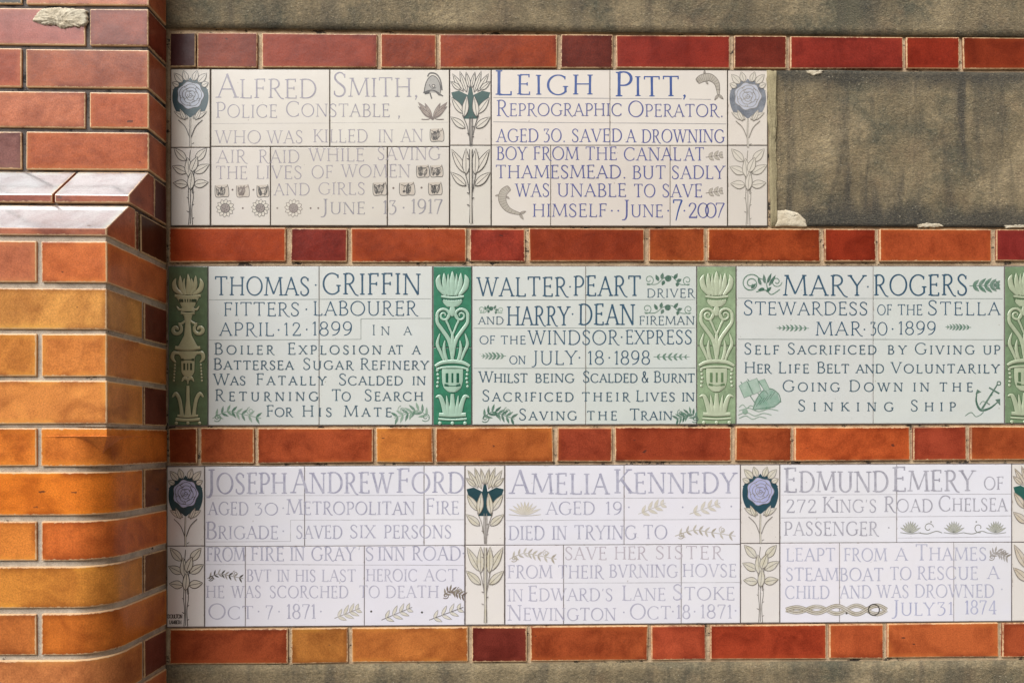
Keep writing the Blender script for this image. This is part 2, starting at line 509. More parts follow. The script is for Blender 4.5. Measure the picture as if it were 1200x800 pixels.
course(((200, 737), (1200, 729)), ((200, 778), (1200, 769)), [
    (199, 337, (160, 72, 44)), (341, 408, (196, 116, 58)), (412, 548, (204, 118, 64)), (553, 617, (124, 42, 44)), (622, 759, (174, 76, 50)), (763, 827, (178, 78, 54)),
    (832, 968, (170, 62, 46)), (972, 1035, (184, 84, 54)), (1040, 1170, (196, 100, 60)), (1174.5, 1238, (176, 84, 52)), (1243, 1375, RED), (1380, 1442, ORA), (1447, 1560, RED)])

def rough_sheet(mb, x0, x1, z0, z1, y, mat, amp, nx, nz, thick=0.03, seed=0.0):
    """an uneven trowelled slab: its front face wanders in depth, its rim closes back into the wall"""
    vs, fs = [], []
    for j in range(nz + 1):
        for i in range(nx + 1):
            x = x0 + (x1 - x0) * i / nx; z = z0 + (z1 - z0) * j / nz
            q = mnoise.fractal(Vector((x * 9, z * 9, seed)), 0.9, 2.0, 4)
            vs.append((x, y + amp * q, z))
    w = nx + 1
    for j in range(nz):
        for i in range(nx):
            fs.append((j * w + i, j * w + i + 1, (j + 1) * w + i + 1, (j + 1) * w + i))
    b = len(vs)
    ring = [i for i in range(w)] + [j * w + nx for j in range(1, nz + 1)] + [nz * w + i for i in range(nx - 1, -1, -1)] + [j * w for j in range(nz - 1, 0, -1)]
    for i in ring: vs.append((vs[i][0], y + thick, vs[i][2]))
    for k in range(len(ring)):
        k2 = (k + 1) % len(ring)
        fs.append((ring[k], b + k, b + k2, ring[k2]))
    mb.add(vs, fs, mat, smooth=True)

# cement above the first course and below the fourth
cb = MB(); zt = at(600, 37).z
rough_sheet(cb, XP - 0.02, X1, zt + 0.0, TOPZ + 0.001, -0.001, M_CEM, 0.003, 150, 40, 0.01, 1.0)
cb.build('cement_band', wall)
cb = MB(); zb = at(600, 777.0).z
rough_sheet(cb, XP - 0.02, X1, 0.0, zb, -0.001, M_CEM, 0.003, 150, 60, 0.01, 4.0)
cb.build('cement_band', wall)
# the empty bed where no plaque was ever set
zl, zh = at(1050, 265.5).z, at(1050, 83.5).z
M_BED = mat_cement('stained_cement', zl, zh, 0.85)
cb = MB()
rough_sheet(cb, at(909, 170).x, X1, zl, zh, -0.0004, M_BED, 0.0028, 130, 46, 0.02, 9.0)
bed = cb.build('empty_plaque_bed', wall, label='bare stained cement bed with no tiles')
cb = MB()
for r, (ya, yb) in enumerate(((313, 494), (543, 724))):
    rough_sheet(cb, at(1240 if r == 0 else 1236, 400).x, X1, at(1300, yb).z, at(1300, ya).z, -0.0004, M_CEM, 0.0028, 60, 40, 0.02, 15.0 + r)
cb.build('cement_infill', wall)

def blob(mb, pts, mat, h=0.004, amp=0.0015, Y=0.0, up=(0, -1, 0)):
    """a lumpy smear of plaster inside an outline given in picture pixels at depth Y"""
    n = len(pts)
    P = []
    for i in range(n):
        a, b = Vector(pts[i]), Vector(pts[(i + 1) % n])
        for k in range(9):
            q = a.lerp(b, k / 9)
            w = mnoise.fractal(Vector((q.x * 0.3, q.y * 0.3, 3.0)), 0.6, 2.0, 3) * 1.5
            P.append((q.x + w, q.y + w * 0.8))
    cx = sum(p[0] for p in P) / len(P); cy = sum(p[1] for p in P) / len(P)
    vs, fs, m = [], [], len(P)
    rings = [(1.0, -0.6), (0.97, 0.45), (0.9, 0.7), (0.8, 0.9), (0.68, 1.0), (0.55, 1.0), (0.42, 1.0), (0.28, 1.0), (0.14, 1.0)]
    for s, hh in rings:
        for p in P:
            w = at(cx + (p[0] - cx) * s, cy + (p[1] - cy) * s, Y)
            d = h * hh + amp * mnoise.fractal(Vector((w.x * 150, w.z * 150, 0)), 0.6, 2.0, 4) * (1 if hh > 0 else 0)
            vs.append((w.x, Y - d, w.z))
    for r in range(len(rings) - 1):
        for i in range(m):
            j = (i + 1) % m
            fs.append((r * m + i, r * m + j, (r + 1) * m + j, (r + 1) * m + i))
    fs.append([(len(rings) - 1) * m + i for i in range(m)])
    mb.add(vs, fs, mat, smooth=True)

b = MB()
pts = [(898.5, 82), (910, 82), (909, 110), (910.5, 140), (909, 175), (910.5, 210), (909, 240), (911, 265.5), (903.5, 265.5), (902, 200), (900, 130)]
blob(b, pts, M_BEAD, 0.0035, 0.0008)
b.build('mortar_bead', bed)
for pts in ([(908, 247), (922, 246), (936, 250), (944, 258), (946, 265.5), (908, 265.5)], [(944, 83), (966, 83), (962, 87), (953, 89), (946, 86)],
            [(1074, 264), (1084, 261.5), (1100, 262), (1106, 265), (1100, 266.5), (1076, 266.5)], [(1176, 264.5), (1196, 263.5), (1216, 264), (1214, 267), (1178, 267)]):
    b = MB(); blob(b, pts, M_PATCH, 0.0020, 0.0007); b.build('plaster_patch', bed)

# ------------------------------------------------------------------ brick pier
def depth_for(px):
    """how far out the pier's corner stands to be seen at this picture column"""
    lo, hi = -0.6, 0.0
    for _ in range(50):
        m = (lo + hi) / 2
        if at(px, PPY, m).x > XP: lo = m
        else: hi = m
    return (lo + hi) / 2
YLO, YUP = depth_for(125.0), depth_for(174.0)
PL = -1.45                                  # left end of the pier
def zat(py, Y):                             # height of a course line at the pier's corner
    a = at(125, py, Y)
    return a.z

pier = thing('brick_pier', (-0.95, -0.1, 0.0), 'orange glazed brick pier with a stepped sloping ledge, projecting at the left of the tiles', 'pier')
HD, ST, JT = 0.107, 0.222, 0.008
PE = lin((236, 200, 160))

def fr(x0, x1, y0, y1, corner_r=0.0):
    """footprint, corner_r rounds the front right corner"""
    if corner_r <= 0: return [(x0, y0), (x1, y0), (x1, y1), (x0, y1)]
    p = [(x0, y0)]
    for k in range(21):
        a = -math.pi / 2 + (math.pi / 2) * k / 20
        p.append((x1 - corner_r + corner_r * math.cos(a), y0 + corner_r + corner_r * math.sin(a)))
    return p + [(x1, y1), (x0, y1)]

def pbrick(mb, foot, z0, z1, c):
    c = lin(tuple(max(0, min(255, q + rng.uniform(-7, 7))) for q in c))
    c = (c[0] * 0.98, c[1] * 1.05, c[2] * 1.02)
    solid(mb, [(x, y, z0) for x, y in foot], [(x, y, z1) for x, y in foot], M_BRICK, c, PE, 0.0022, 2, 0.0006 if len(foot) < 6 else 0.00006, 0.45)

def pier_course(mb, z0, z1, Y, header, cols, side_col, rad=0.0, skip=False):
    x = XP
    if header:
        if not skip: pbrick(mb, fr(x - HD, x, Y, -0.002, rad), z0, z1, cols[0])
        x -= HD + JT
        long_ = True
    else:
        d = min(0.105, abs(Y) - 0.004)
        pbrick(mb, fr(x - ST, x, Y, Y + d, rad), z0, z1, cols[0])
        if abs(Y) > 0.13:
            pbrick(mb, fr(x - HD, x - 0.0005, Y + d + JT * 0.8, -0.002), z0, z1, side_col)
        x -= ST + JT
        long_ = False
    i = 1
    while x > PL:
        w = ST if long_ else HD
        pbrick(mb, fr(x - w, x, Y, min(Y + 0.1, -0.004)), z0, z1, cols[i % len(cols)])
        x -= w + JT; long_ = not long_; i += 1

core = MB()
z_led_hi, z_led_lo = zat(203, YUP), zat(275, YLO)
RB = 0.056
sh = 0.0035
# mortar core: square above the stop, rounded corner below it
zst = zat(525, YLO)
def core_prism(Y, z0, z1, r, mat=M_PIERJOINT):
    f = fr(PL, XP - sh, Y + sh, 0.0, r)
    solid(core, [(x, y, z0) for x, y in f], [(x, y, z1) for x, y in f], mat, (1, 1, 1), (1, 1, 1), 0.0005, 1)
core_prism(YUP, z_led_hi - 0.02, TOPZ, 0)
core_prism(YLO, zat(500, YLO), z_led_lo + 0.004, 0, M_LOWJOINT)
core_prism(YLO, 0.0, zat(500, YLO) - 0.0005, RB, M_LOWJOINT)
core.build('mortar_core', pier)

up = MB()
lines = [(155, 199), (108, 150), (58, 103), (10.5, 53.5), (-37, 6)]
while lines[-1][1] > -260: lines.append((lines[-1][0] - 47.5, lines[-1][1] - 47.5))
OR1, OR2, OR3 = (190, 98, 66), (186, 94, 62), (196, 108, 72)
upc = [[(184, 94, 64), (132, 88, 84), OR1], [(184, 96, 68), (200, 112, 80), OR2], [(176, 88, 66), (184, 96, 70), OR1], [(150, 68, 44), (178, 100, 80), OR2]]
for i, (yt, yb) in enumerate(lines):
    hdr = i % 2 == 1
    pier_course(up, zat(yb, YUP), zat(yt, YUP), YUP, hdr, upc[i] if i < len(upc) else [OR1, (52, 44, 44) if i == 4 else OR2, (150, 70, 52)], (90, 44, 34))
up.build('upper_shaft', pier)

# stepped ledge: two courses of bricks with sloping tops
def ledge_course(mb, ya, za, yb, zb, zlip, lens, cols, backs):
    x = XP
    prof = [(yb, zlip), (yb, zb), (ya, za), (max(ya, -0.002), za), (max(ya, -0.002), zlip)]
    prof = [(yb, zlip), (yb, zb), (ya, za), (ya + 0.02, za), (ya + 0.02, zlip)]
    i = 0
    while x > PL:
        w = lens[i % len(lens)]
        c = lin(cols[i % len(cols)])
        a = [(x - w, y, z) for y, z in prof]; b_ = [(x, y, z) for y, z in prof]
        f0 = len(mb.f)
        solid(mb, a, b_, M_LEDGE, c, PE, 0.0018, 2, 0.0004, 0.4)
        for k in range(f0, len(mb.f)):                  # slopes painted pale grey: sky glare put into their colour
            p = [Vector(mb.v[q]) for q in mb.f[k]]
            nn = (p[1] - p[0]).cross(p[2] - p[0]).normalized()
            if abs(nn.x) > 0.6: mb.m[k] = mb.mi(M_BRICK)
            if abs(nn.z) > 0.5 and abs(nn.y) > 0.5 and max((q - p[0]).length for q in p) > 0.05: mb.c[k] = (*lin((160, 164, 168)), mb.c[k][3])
        x -= w + JT * 0.5; i += 1
    for (y0, y1, z0, z1, c) in backs:                  # the bricks behind, seen on the pier's side
        pbrick(mb, fr(XP - HD, XP - 0.0005, y0, y1), z0, z1, c)

lc = MB()
YM = YUP + (YLO - YUP) * 0.49
z1t, z1b, z1l = zat(202, YUP), zat(228, YM), zat(237.5, YM)
YM2 = YM - 0.002
z2t, z2b, z2l = zat(241, YM), zat(267.5, YLO), zat(276, YLO)
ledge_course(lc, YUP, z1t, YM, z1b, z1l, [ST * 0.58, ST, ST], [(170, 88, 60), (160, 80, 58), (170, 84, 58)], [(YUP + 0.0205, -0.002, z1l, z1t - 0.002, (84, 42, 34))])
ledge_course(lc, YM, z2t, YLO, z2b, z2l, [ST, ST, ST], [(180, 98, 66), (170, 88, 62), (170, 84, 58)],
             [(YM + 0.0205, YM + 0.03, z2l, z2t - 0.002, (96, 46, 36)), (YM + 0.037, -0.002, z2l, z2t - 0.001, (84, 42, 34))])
box(lc, PL, XP - 0.006, YM + 0.006, -0.001, z2t - 0.001, z1l + 0.001, M_PIERJOINT, bev=0.0004, seg=1)
box(lc, PL, XP - 0.006, YLO + 0.006, -0.001, zat(283, YLO), z2l + 0.001, M_PIERJOINT, bev=0.0004, seg=1)
box(lc, PL, XP - 0.006, YUP + 0.006, -0.001, z1t - 0.004, zat(199, YUP) + 0.001, M_PIERJOINT, bev=0.0004, seg=1)
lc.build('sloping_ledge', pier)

lo = MB()
low = [(283, 331, 1, [(204, 110, 66), (200, 112, 72)]), (338, 386, 0, [(224, 152, 84), OR1]), (391, 441, 1, [(214, 124, 68), (212, 122, 66)]),
       (446, 496.5, 0, [(222, 138, 66), OR1]), (501.5, 546, 1, [(214, 122, 52), (218, 128, 54)])]
for yt, yb, h, cols in low:
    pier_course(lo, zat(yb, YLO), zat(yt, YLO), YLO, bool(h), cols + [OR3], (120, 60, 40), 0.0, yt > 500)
lo.build('lower_shaft', pier)
# the stop brick: a square arris that dies into the rounded corner in a little inverted pyramid
st = MB()
zb0, zt0, zsh, ztip = zat(546, YLO) , zat(501.5, YLO), zat(511, YLO), zat(531, YLO)
N_ = 32
cxr, cyr = XP - RB, YLO + RB
def stop_ring(z):
    t = (z - ztip) / (zsh - ztip)
    pts = []
    for i in range(N_ + 1):
        a_ = -math.pi / 2 + (math.pi / 2) * i / N_
        ca, sa = math.cos(a_), math.sin(a_)
        sq = RB / max(abs(ca), abs(sa))                       # the square corner
        if t >= 1.02: r = sq
        elif t <= 0: r = RB
        else:
            k = 1.0 + 0.03 * min(1, t)                        # the pyramid stands a hair proud of the square
            m_ = math.sqrt(0.5)
            C_ = (RB * m_ + (RB - RB * m_) * t, ) * 2         # its corner at this height (by symmetry)
            f_ = min(abs(ca), abs(sa)) / max(abs(ca), abs(sa))  # 0 at the flats, 1 at the arris
            A_ = (RB * m_ * (1 - t), RB * m_ + (RB - RB * m_) * t)   # foot of its flank
            # ray against the flank's line, a level line at height C_[1]
            rr_ = C_[1] / max(abs(ca), abs(sa))
            on = f_ * C_[1] >= A_[0]
            r = max(RB, rr_ * k) if on else RB
        pts.append((cxr + r * ca, cyr + r * sa))
    return [(XP - HD, YLO)] + pts + [(XP, -0.002), (XP - HD, -0.002)]
zs = [zb0, zb0 + 0.0015] + [ztip + (zsh - ztip) * q / 14 for q in range(15)] + [zsh + 0.0009, zt0 - 0.0015, zt0]
vs, fs, ks = [], [], []
for j, z in enumerate(zs):
    ring = stop_ring(z)
    ins = 0.0015 if j in (0, len(zs) - 1) else 0.0
    cxm, cym = sum(p[0] for p in ring) / len(ring), sum(p[1] for p in ring) / len(ring)
    for x, y in ring:
        vs.append((x + (cxm - x) * ins * 12, y + (cym - y) * ins * 12, z))
m_ = len(stop_ring(zb0))
def uvwh(v): return ((v[0] - XP + HD) / HD * 0.5 + (v[1] - YLO) / 0.19 * 0.5, (v[2] - zb0) / (zt0 - zb0), 0.297, zt0 - zb0)
for j in range(len(zs) - 1):
    for i in range(m_):
        f = (j * m_ + i, j * m_ + (i + 1) % m_, (j + 1) * m_ + (i + 1) % m_, (j + 1) * m_ + i)
        fs.append(f); ks.append([uvwh(vs[q]) for q in f])
fs.append(tuple(range(m_))[::-1]); ks.append([uvwh(vs[q]) for q in fs[-1]])
fs.append(tuple(range((len(zs) - 1) * m_, len(zs) * m_))); ks.append([uvwh(vs[q]) for q in fs[-1]])
st.add(vs, fs, M_BRICK, (*lin((218, 126, 54)), 0.37), False, ks)
st.build('corner_stop', pier)

pl_ = MB()
yt, yb, h, i = 553.5, 603.5, 0, 0
plc = [[(216, 124, 44), OR3], [(206, 114, 48), (214, 124, 52)], [(214, 130, 60), OR3], [(200, 106, 44), (190, 100, 56)], [(202, 122, 66), OR3]]
tops = [(553, 603.5), (610.5, 656.5), (663.5, 712), (718.5, 767), (773, 822)]
while tops[-1][1] < 1460: tops.append((tops[-1][0] + 54, tops[-1][1] + 54))
for yt, yb in tops:
    z0, z1 = zat(yb, YLO), zat(yt, YLO)
    if z0 < 0.004: break
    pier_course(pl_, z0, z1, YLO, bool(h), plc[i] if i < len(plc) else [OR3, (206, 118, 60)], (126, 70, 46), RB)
    h = 1 - h; i += 1
pl_.build('rounded_base', pier)
b = MB()
blob(b, [(38, 25), (42, 17), (50, 11), (62, 9), (80, 10), (102, 12), (103, 28), (94, 33), (88, 31), (80, 33), (72, 34), (66, 30), (58, 30), (48, 29)], M_PATCH, 0.0030, 0.0020, YUP)
b.build('plaster_patch', pier)

# ------------------------------------------------------------------ painting on tiles
class Painter:
    """flat strokes and fills lying on the tiles, each a hair above the one before"""
    def __init__(self, base=0.00006, step=0.000005):
        self.mb = MB(); self.o = base; self.s = step
    def up(self):
        self.o += self.s
        return self.o
    def W(self, p, off):
        q = at(p[0], p[1], 0)
        return (q.x, -off, q.z)
    def poly(self, pts, mat):
        o = self.up()
        self.mb.add([self.W(p, o) for p in pts], [list(range(len(pts)))[::-1]], mat)
    def stroke(self, pts, w, mat, closed=False):
        o = self.up()
        n = len(pts)
        if n < 2: return
        vs = []
        for i in range(n):
            if closed: a, b = pts[i - 1], pts[(i + 1) % n]
            else: a, b = pts[max(0, i - 1)], pts[min(n - 1, i + 1)]
            dx, dy = b[0] - a[0], b[1] - a[1]
            L = math.hypot(dx, dy) or 1.0
            ww = (w[i] if isinstance(w, (list, tuple)) else w) / 2
            nx, ny = -dy / L * ww, dx / L * ww
            vs.append(self.W((pts[i][0] + nx, pts[i][1] + ny), o))
            vs.append(self.W((pts[i][0] - nx, pts[i][1] - ny), o))
        fs = [(2 * i, 2 * i + 1, 2 * i + 3, 2 * i + 2) for i in range(n - 1)]
        if closed: fs.append((2 * n - 2, 2 * n - 1, 1, 0))
        self.mb.add(vs, fs, mat)
    def disc(self, x, y, r, mat, n=14):
        self.poly([(x + r * math.cos(2 * math.pi * k / n), y + r * math.sin(2 * math.pi * k / n)) for k in range(n)], mat)
    def ring(self, x, y, r, w, mat, n=20):
        self.stroke([(x + r * math.cos(2 * math.pi * k / n), y + r * math.sin(2 * math.pi * k / n)) for k in range(n)], w, mat, True)
    def curve(self, pts, w, mat, k=6):
        q = spline(pts, k)
        if isinstance(w, (list, tuple)):
            m = len(q) - 1
            w = [w[0] + (w[1] - w[0]) * i / m for i in range(m + 1)] if len(w) == 2 else [w[0] + (w[1] - w[0]) * 2 * i / m if i < m / 2 else w[1] + (w[2] - w[1]) * (2 * i / m - 1) for i in range(m + 1)]
        self.stroke(q, w, mat)
    def leaf(self, x0, y0, x1, y1, w, fill, ln, lw=0.6, rib=True, bend=0.0):
        L = math.hypot(x1 - x0, y1 - y0); ux, uy = (x1 - x0) / L, (y1 - y0) / L
        nx, ny = -uy, ux
        def P(t, s):
            b = bend * math.sin(math.pi * t) * L
            h = w / 2 * math.sin(math.pi * t ** 0.8) * s
            return (x0 + ux * L * t + nx * (h + b), y0 + uy * L * t + ny * (h + b))
        N = 8
        A = [P(k / N, 1) for k in range(N + 1)] + [P(k / N, -1) for k in range(N - 1, 0, -1)]
        if fill: self.poly(A, fill)
        if ln:
            self.stroke(A, lw, ln, True)
            if rib: self.stroke([P(k / N, 0) for k in range(N)], lw * 0.8, ln)
    def spiral(self, cx, cy, r0, r1, a0, turns, w, mat):
        n = max(10, int(abs(turns) * 18))
        p = [(cx + (r0 + (r1 - r0) * k / n) * math.cos(a0 + turns * 2 * math.pi * k / n), cy + (r0 + (r1 - r0) * k / n) * math.sin(a0 + turns * 2 * math.pi * k / n)) for k in range(n + 1)]
        self.stroke(p, w, mat)
    def build(self, name, parent, **kw):
        return self.mb.build(name, parent, **kw)

def spline(p, k=6):
    """a smooth line through the given points"""
    o = []
    n = len(p)
    for i in range(n - 1):
        a, b, c, d = p[max(0, i - 1)], p[i], p[i + 1], p[min(n - 1, i + 2)]
        for j in range(k):
            t = j / k
            o.append(tuple(0.5 * (2 * b[q] + (c[q] - a[q]) * t + (2 * a[q] - 5 * b[q] + 4 * c[q] - d[q]) * t * t + (3 * b[q] - a[q] - 3 * c[q] + d[q]) * t ** 3) for q in (0, 1)))
    o.append(tuple(p[-1]))
    return o

# ------------------------------------------------------------------ lettering: serif capitals drawn stroke by stroke
# 'k' thick line, 'n' thin line, 'c' modulated curve; serifs: 'h' level foot, 'v' upright tick
def arc(cx, cy, rx, ry, a0, a1, n=18):
    return [(cx + rx * math.cos(R(a0 + (a1 - a0) * i / n)), cy + ry * math.sin(R(a0 + (a1 - a0) * i / n))) for i in range(n + 1)]
def bowl(x0, xs, yt, yb, rx):
    return [(x0, yt)] + arc(xs, (yt + yb) / 2, rx, (yt - yb) / 2, 90, -90, 14) + [(x0, yb)]
def stem(x, y0=0, y1=1, s=((0, 1), (1, 1))):
    o = [('k', [(x, y0), (x, y1)])]
    if s[0][1]: o.append(('h', x, y0))
    if s[1][1]: o.append(('h', x, y1))
    return o
GL = {
 'A': (0.76, [('n', [(0.06, 0), (0.39, 1)]), ('k', [(0.37, 1), (0.71, 0)]), ('n', [(0.18, 0.36), (0.58, 0.36)]), ('h', 0.06, 0), ('h', 0.71, 0)]),
 'B': (0.62, stem(0.13) + [('c', bowl(0.13, 0.28, 1, 0.53, 0.22)), ('c', bowl(0.13, 0.30, 0.53, 0, 0.27))]),
 'C': (0.82, [('c', arc(0.46, 0.5, 0.41, 0.5, 48, 312, 24)), ('v', 0.735, 0.86), ('v', 0.735, 0.14)]),
 'D': (0.80, stem(0.13) + [('c', bowl(0.13, 0.32, 1, 0, 0.43))]),
 'E': (0.58, stem(0.13) + [('n', [(0.13, 1), (0.50, 1)]), ('n', [(0.13, 0.53), (0.43, 0.53)]), ('n', [(0.13, 0), (0.53, 0)]), ('v', 0.50, 0.95), ('v', 0.43, 0.53), ('v', 0.53, 0.06)]),
 'F': (0.55, stem(0.13) + [('n', [(0.13, 1), (0.50, 1)]), ('n', [(0.13, 0.52), (0.43, 0.52)]), ('v', 0.50, 0.95), ('v', 0.43, 0.52)]),
 'G': (0.86, [('c', arc(0.46, 0.5, 0.41, 0.5, 48, 318, 24)), ('v', 0.735, 0.86), ('k', [(0.76, 0.12), (0.76, 0.44)]), ('h', 0.76, 0.44)]),
 'H': (0.84, stem(0.13) + stem(0.71) + [('n', [(0.13, 0.53), (0.71, 0.53)])]),
 'I': (0.28, stem(0.14)),
 'J': (0.36, [('c', spline([(0.21, 1), (0.21, 0.5), (0.2, 0.05), (0.1, -0.15), (-0.05, -0.17)], 5)), ('h', 0.21, 1)]),
 'K': (0.72, stem(0.13) + [('n', [(0.14, 0.42), (0.60, 1)]), ('k', [(0.28, 0.58), (0.70, 0)]), ('h', 0.60, 1), ('h', 0.70, 0)]),
 'L': (0.56, stem(0.13) + [('n', [(0.13, 0), (0.53, 0)]), ('v', 0.53, 0.06)]),
 'M': (1.0, [('n', [(0.08, 0), (0.15, 1)]), ('k', [(0.15, 1), (0.5, 0.08)]), ('n', [(0.5, 0.08), (0.85, 1)]), ('k', [(0.85, 1), (0.92, 0)]), ('h', 0.08, 0), ('h', 0.92, 0), ('h', 0.13, 1), ('h', 0.87, 1)]),
 'N': (0.84, [('n', [(0.12, 0), (0.12, 1)]), ('k', [(0.12, 1), (0.72, 0)]), ('n', [(0.72, 0), (0.72, 1)]), ('h', 0.12, 0), ('h', 0.09, 1), ('h', 0.72, 1)]),
 'O': (0.92, [('o', 0.46, 0.5, 0.41, 0.5)]),
 'P': (0.58, stem(0.13) + [('c', bowl(0.13, 0.29, 1, 0.45, 0.25))]),
 'Q': (0.92, [('o', 0.46, 0.5, 0.41, 0.5), ('k', [(0.5, 0.1), (0.9, -0.12)])]),
 'R': (0.68, stem(0.13) + [('c', bowl(0.13, 0.28, 1, 0.5, 0.23)), ('k', spline([(0.30, 0.5), (0.46, 0.22), (0.60, 0.0), (0.74, -0.06)], 4))]),
 'S': (0.55, [('s', spline([(0.46, 0.84), (0.38, 0.96), (0.25, 1.0), (0.12, 0.92), (0.08, 0.77), (0.17, 0.62), (0.31, 0.5), (0.44, 0.37), (0.47, 0.2), (0.39, 0.05), (0.24, 0.0), (0.11, 0.05), (0.06, 0.17)], 3)), ('v', 0.46, 0.86), ('v', 0.065, 0.15)]),
 'T': (0.70, stem(0.35, s=((0, 1), (1, 0))) + [('n', [(0.03, 1), (0.67, 1)]), ('v', 0.04, 0.94), ('v', 0.66, 0.94)]),
 'U': (0.80, [('c', [(0.13, 1), (0.13, 0.35)] + arc(0.40, 0.30, 0.27, 0.30, 180, 360, 12) + [(0.67, 1)]), ('h', 0.13, 1), ('h', 0.67, 1)]),
 'V': (0.76, [('k', [(0.06, 1), (0.39, 0)]), ('n', [(0.38, 0), (0.70, 1)]), ('h', 0.06, 1), ('h', 0.70, 1)]),
 'W': (1.12, [('k', [(0.06, 1), (0.34, 0)]), ('n', [(0.33, 0), (0.57, 0.95)]), ('k', [(0.55, 0.95), (0.81, 0)]), ('n', [(0.80, 0), (1.06, 1)]), ('h', 0.06, 1), ('h', 1.06, 1), ('h', 0.55, 1)]),
 'X': (0.72, [('k', [(0.06, 1), (0.66, 0)]), ('n', [(0.06, 0), (0.64, 1)]), ('h', 0.06, 1), ('h', 0.66, 0), ('h', 0.06, 0), ('h', 0.64, 1)]),
 'Y': (0.70, [('k', [(0.05, 1), (0.35, 0.48)]), ('n', [(0.35, 0.48), (0.66, 1)]), ('k', [(0.35, 0.48), (0.35, 0)]), ('h', 0.05, 1), ('h', 0.66, 1), ('h', 0.35, 0)]),
 'Z': (0.66, [('n', [(0.06, 1), (0.6, 1)]), ('k', [(0.6, 1), (0.05, 0)]), ('n', [(0.05, 0), (0.62, 0)])]),
 '0': (0.66, [('o', 0.33, 0.5, 0.28, 0.5)]),
 '1': (0.30, stem(0.16, s=((0, 1), (1, 0))) + [('n', [(0.16, 1), (0.02, 0.84)])]),
 '2': (0.58, [('c', spline([(0.07, 0.76), (0.13, 0.94), (0.27, 1.0), (0.42, 0.93), (0.46, 0.74), (0.34, 0.47), (0.06, 0.02)], 4)), ('k', [(0.05, 0.02), (0.53, 0.02)]), ('v', 0.53, 0.07)]),
 '3': (0.56, [('n', [(0.07, 0.98), (0.46, 0.98)]), ('n', [(0.46, 0.98), (0.23, 0.62)]), ('c', spline([(0.22, 0.61), (0.38, 0.58), (0.48, 0.42), (0.46, 0.2), (0.34, 0.03), (0.17, -0.02), (0.04, 0.05)], 4)), ('v', 0.07, 0.92)]),
 '4': (0.64, [('n', [(0.44, 1), (0.05, 0.28)]), ('n', [(0.05, 0.28), (0.62, 0.28)]), ('k', [(0.45, 1), (0.45, 0)]), ('h', 0.45, 0)]),
 '5': (0.56, [('n', [(0.14, 1), (0.46, 1)]), ('n', [(0.14, 1), (0.11, 0.58)]), ('c', spline([(0.11, 0.57), (0.3, 0.62), (0.46, 0.48), (0.46, 0.2), (0.3, 0.02), (0.05, 0.03)], 4))]),
 '6': (0.60, [('c', spline([(0.46, 1), (0.22, 0.8), (0.08, 0.45), (0.1, 0.15), (0.28, 0.0), (0.46, 0.1), (0.5, 0.32), (0.4, 0.52), (0.24, 0.54), (0.1, 0.4)], 4))]),
 '7': (0.58, [('n', [(0.05, 0.98), (0.53, 0.98)]), ('k', spline([(0.53, 0.98), (0.34, 0.5), (0.2, -0.02)], 4)), ('v', 0.06, 0.91)]),
 '8': (0.60, [('o', 0.30, 0.755, 0.20, 0.245), ('o', 0.30, 0.26, 0.245, 0.26)]),
 '9': (0.60, [('o', 0.30, 0.69, 0.235, 0.31), ('c', spline([(0.535, 0.69), (0.50, 0.36), (0.34, 0.1), (0.1, 0.0)], 5))]),
 '&': (0.80, [('c', spline([(0.72, 0.42), (0.56, 0.1), (0.3, 0.0), (0.08, 0.16), (0.12, 0.4), (0.34, 0.58), (0.44, 0.8), (0.34, 0.98), (0.2, 0.9), (0.2, 0.72), (0.4, 0.4), (0.74, 0.0)], 4))]),
 '.': (0.26, [('d', 0.12, 0.03, 0.075)]),
 ',': (0.26, [('d', 0.12, 0.03, 0.075), ('n', [(0.15, 0.0), (0.08, -0.16)])]),
 "'": (0.2, [('n', [(0.12, 1), (0.08, 0.8)])]),
 '*': (0.34, [('d', 0.17, 0.48, 0.075)]),
}
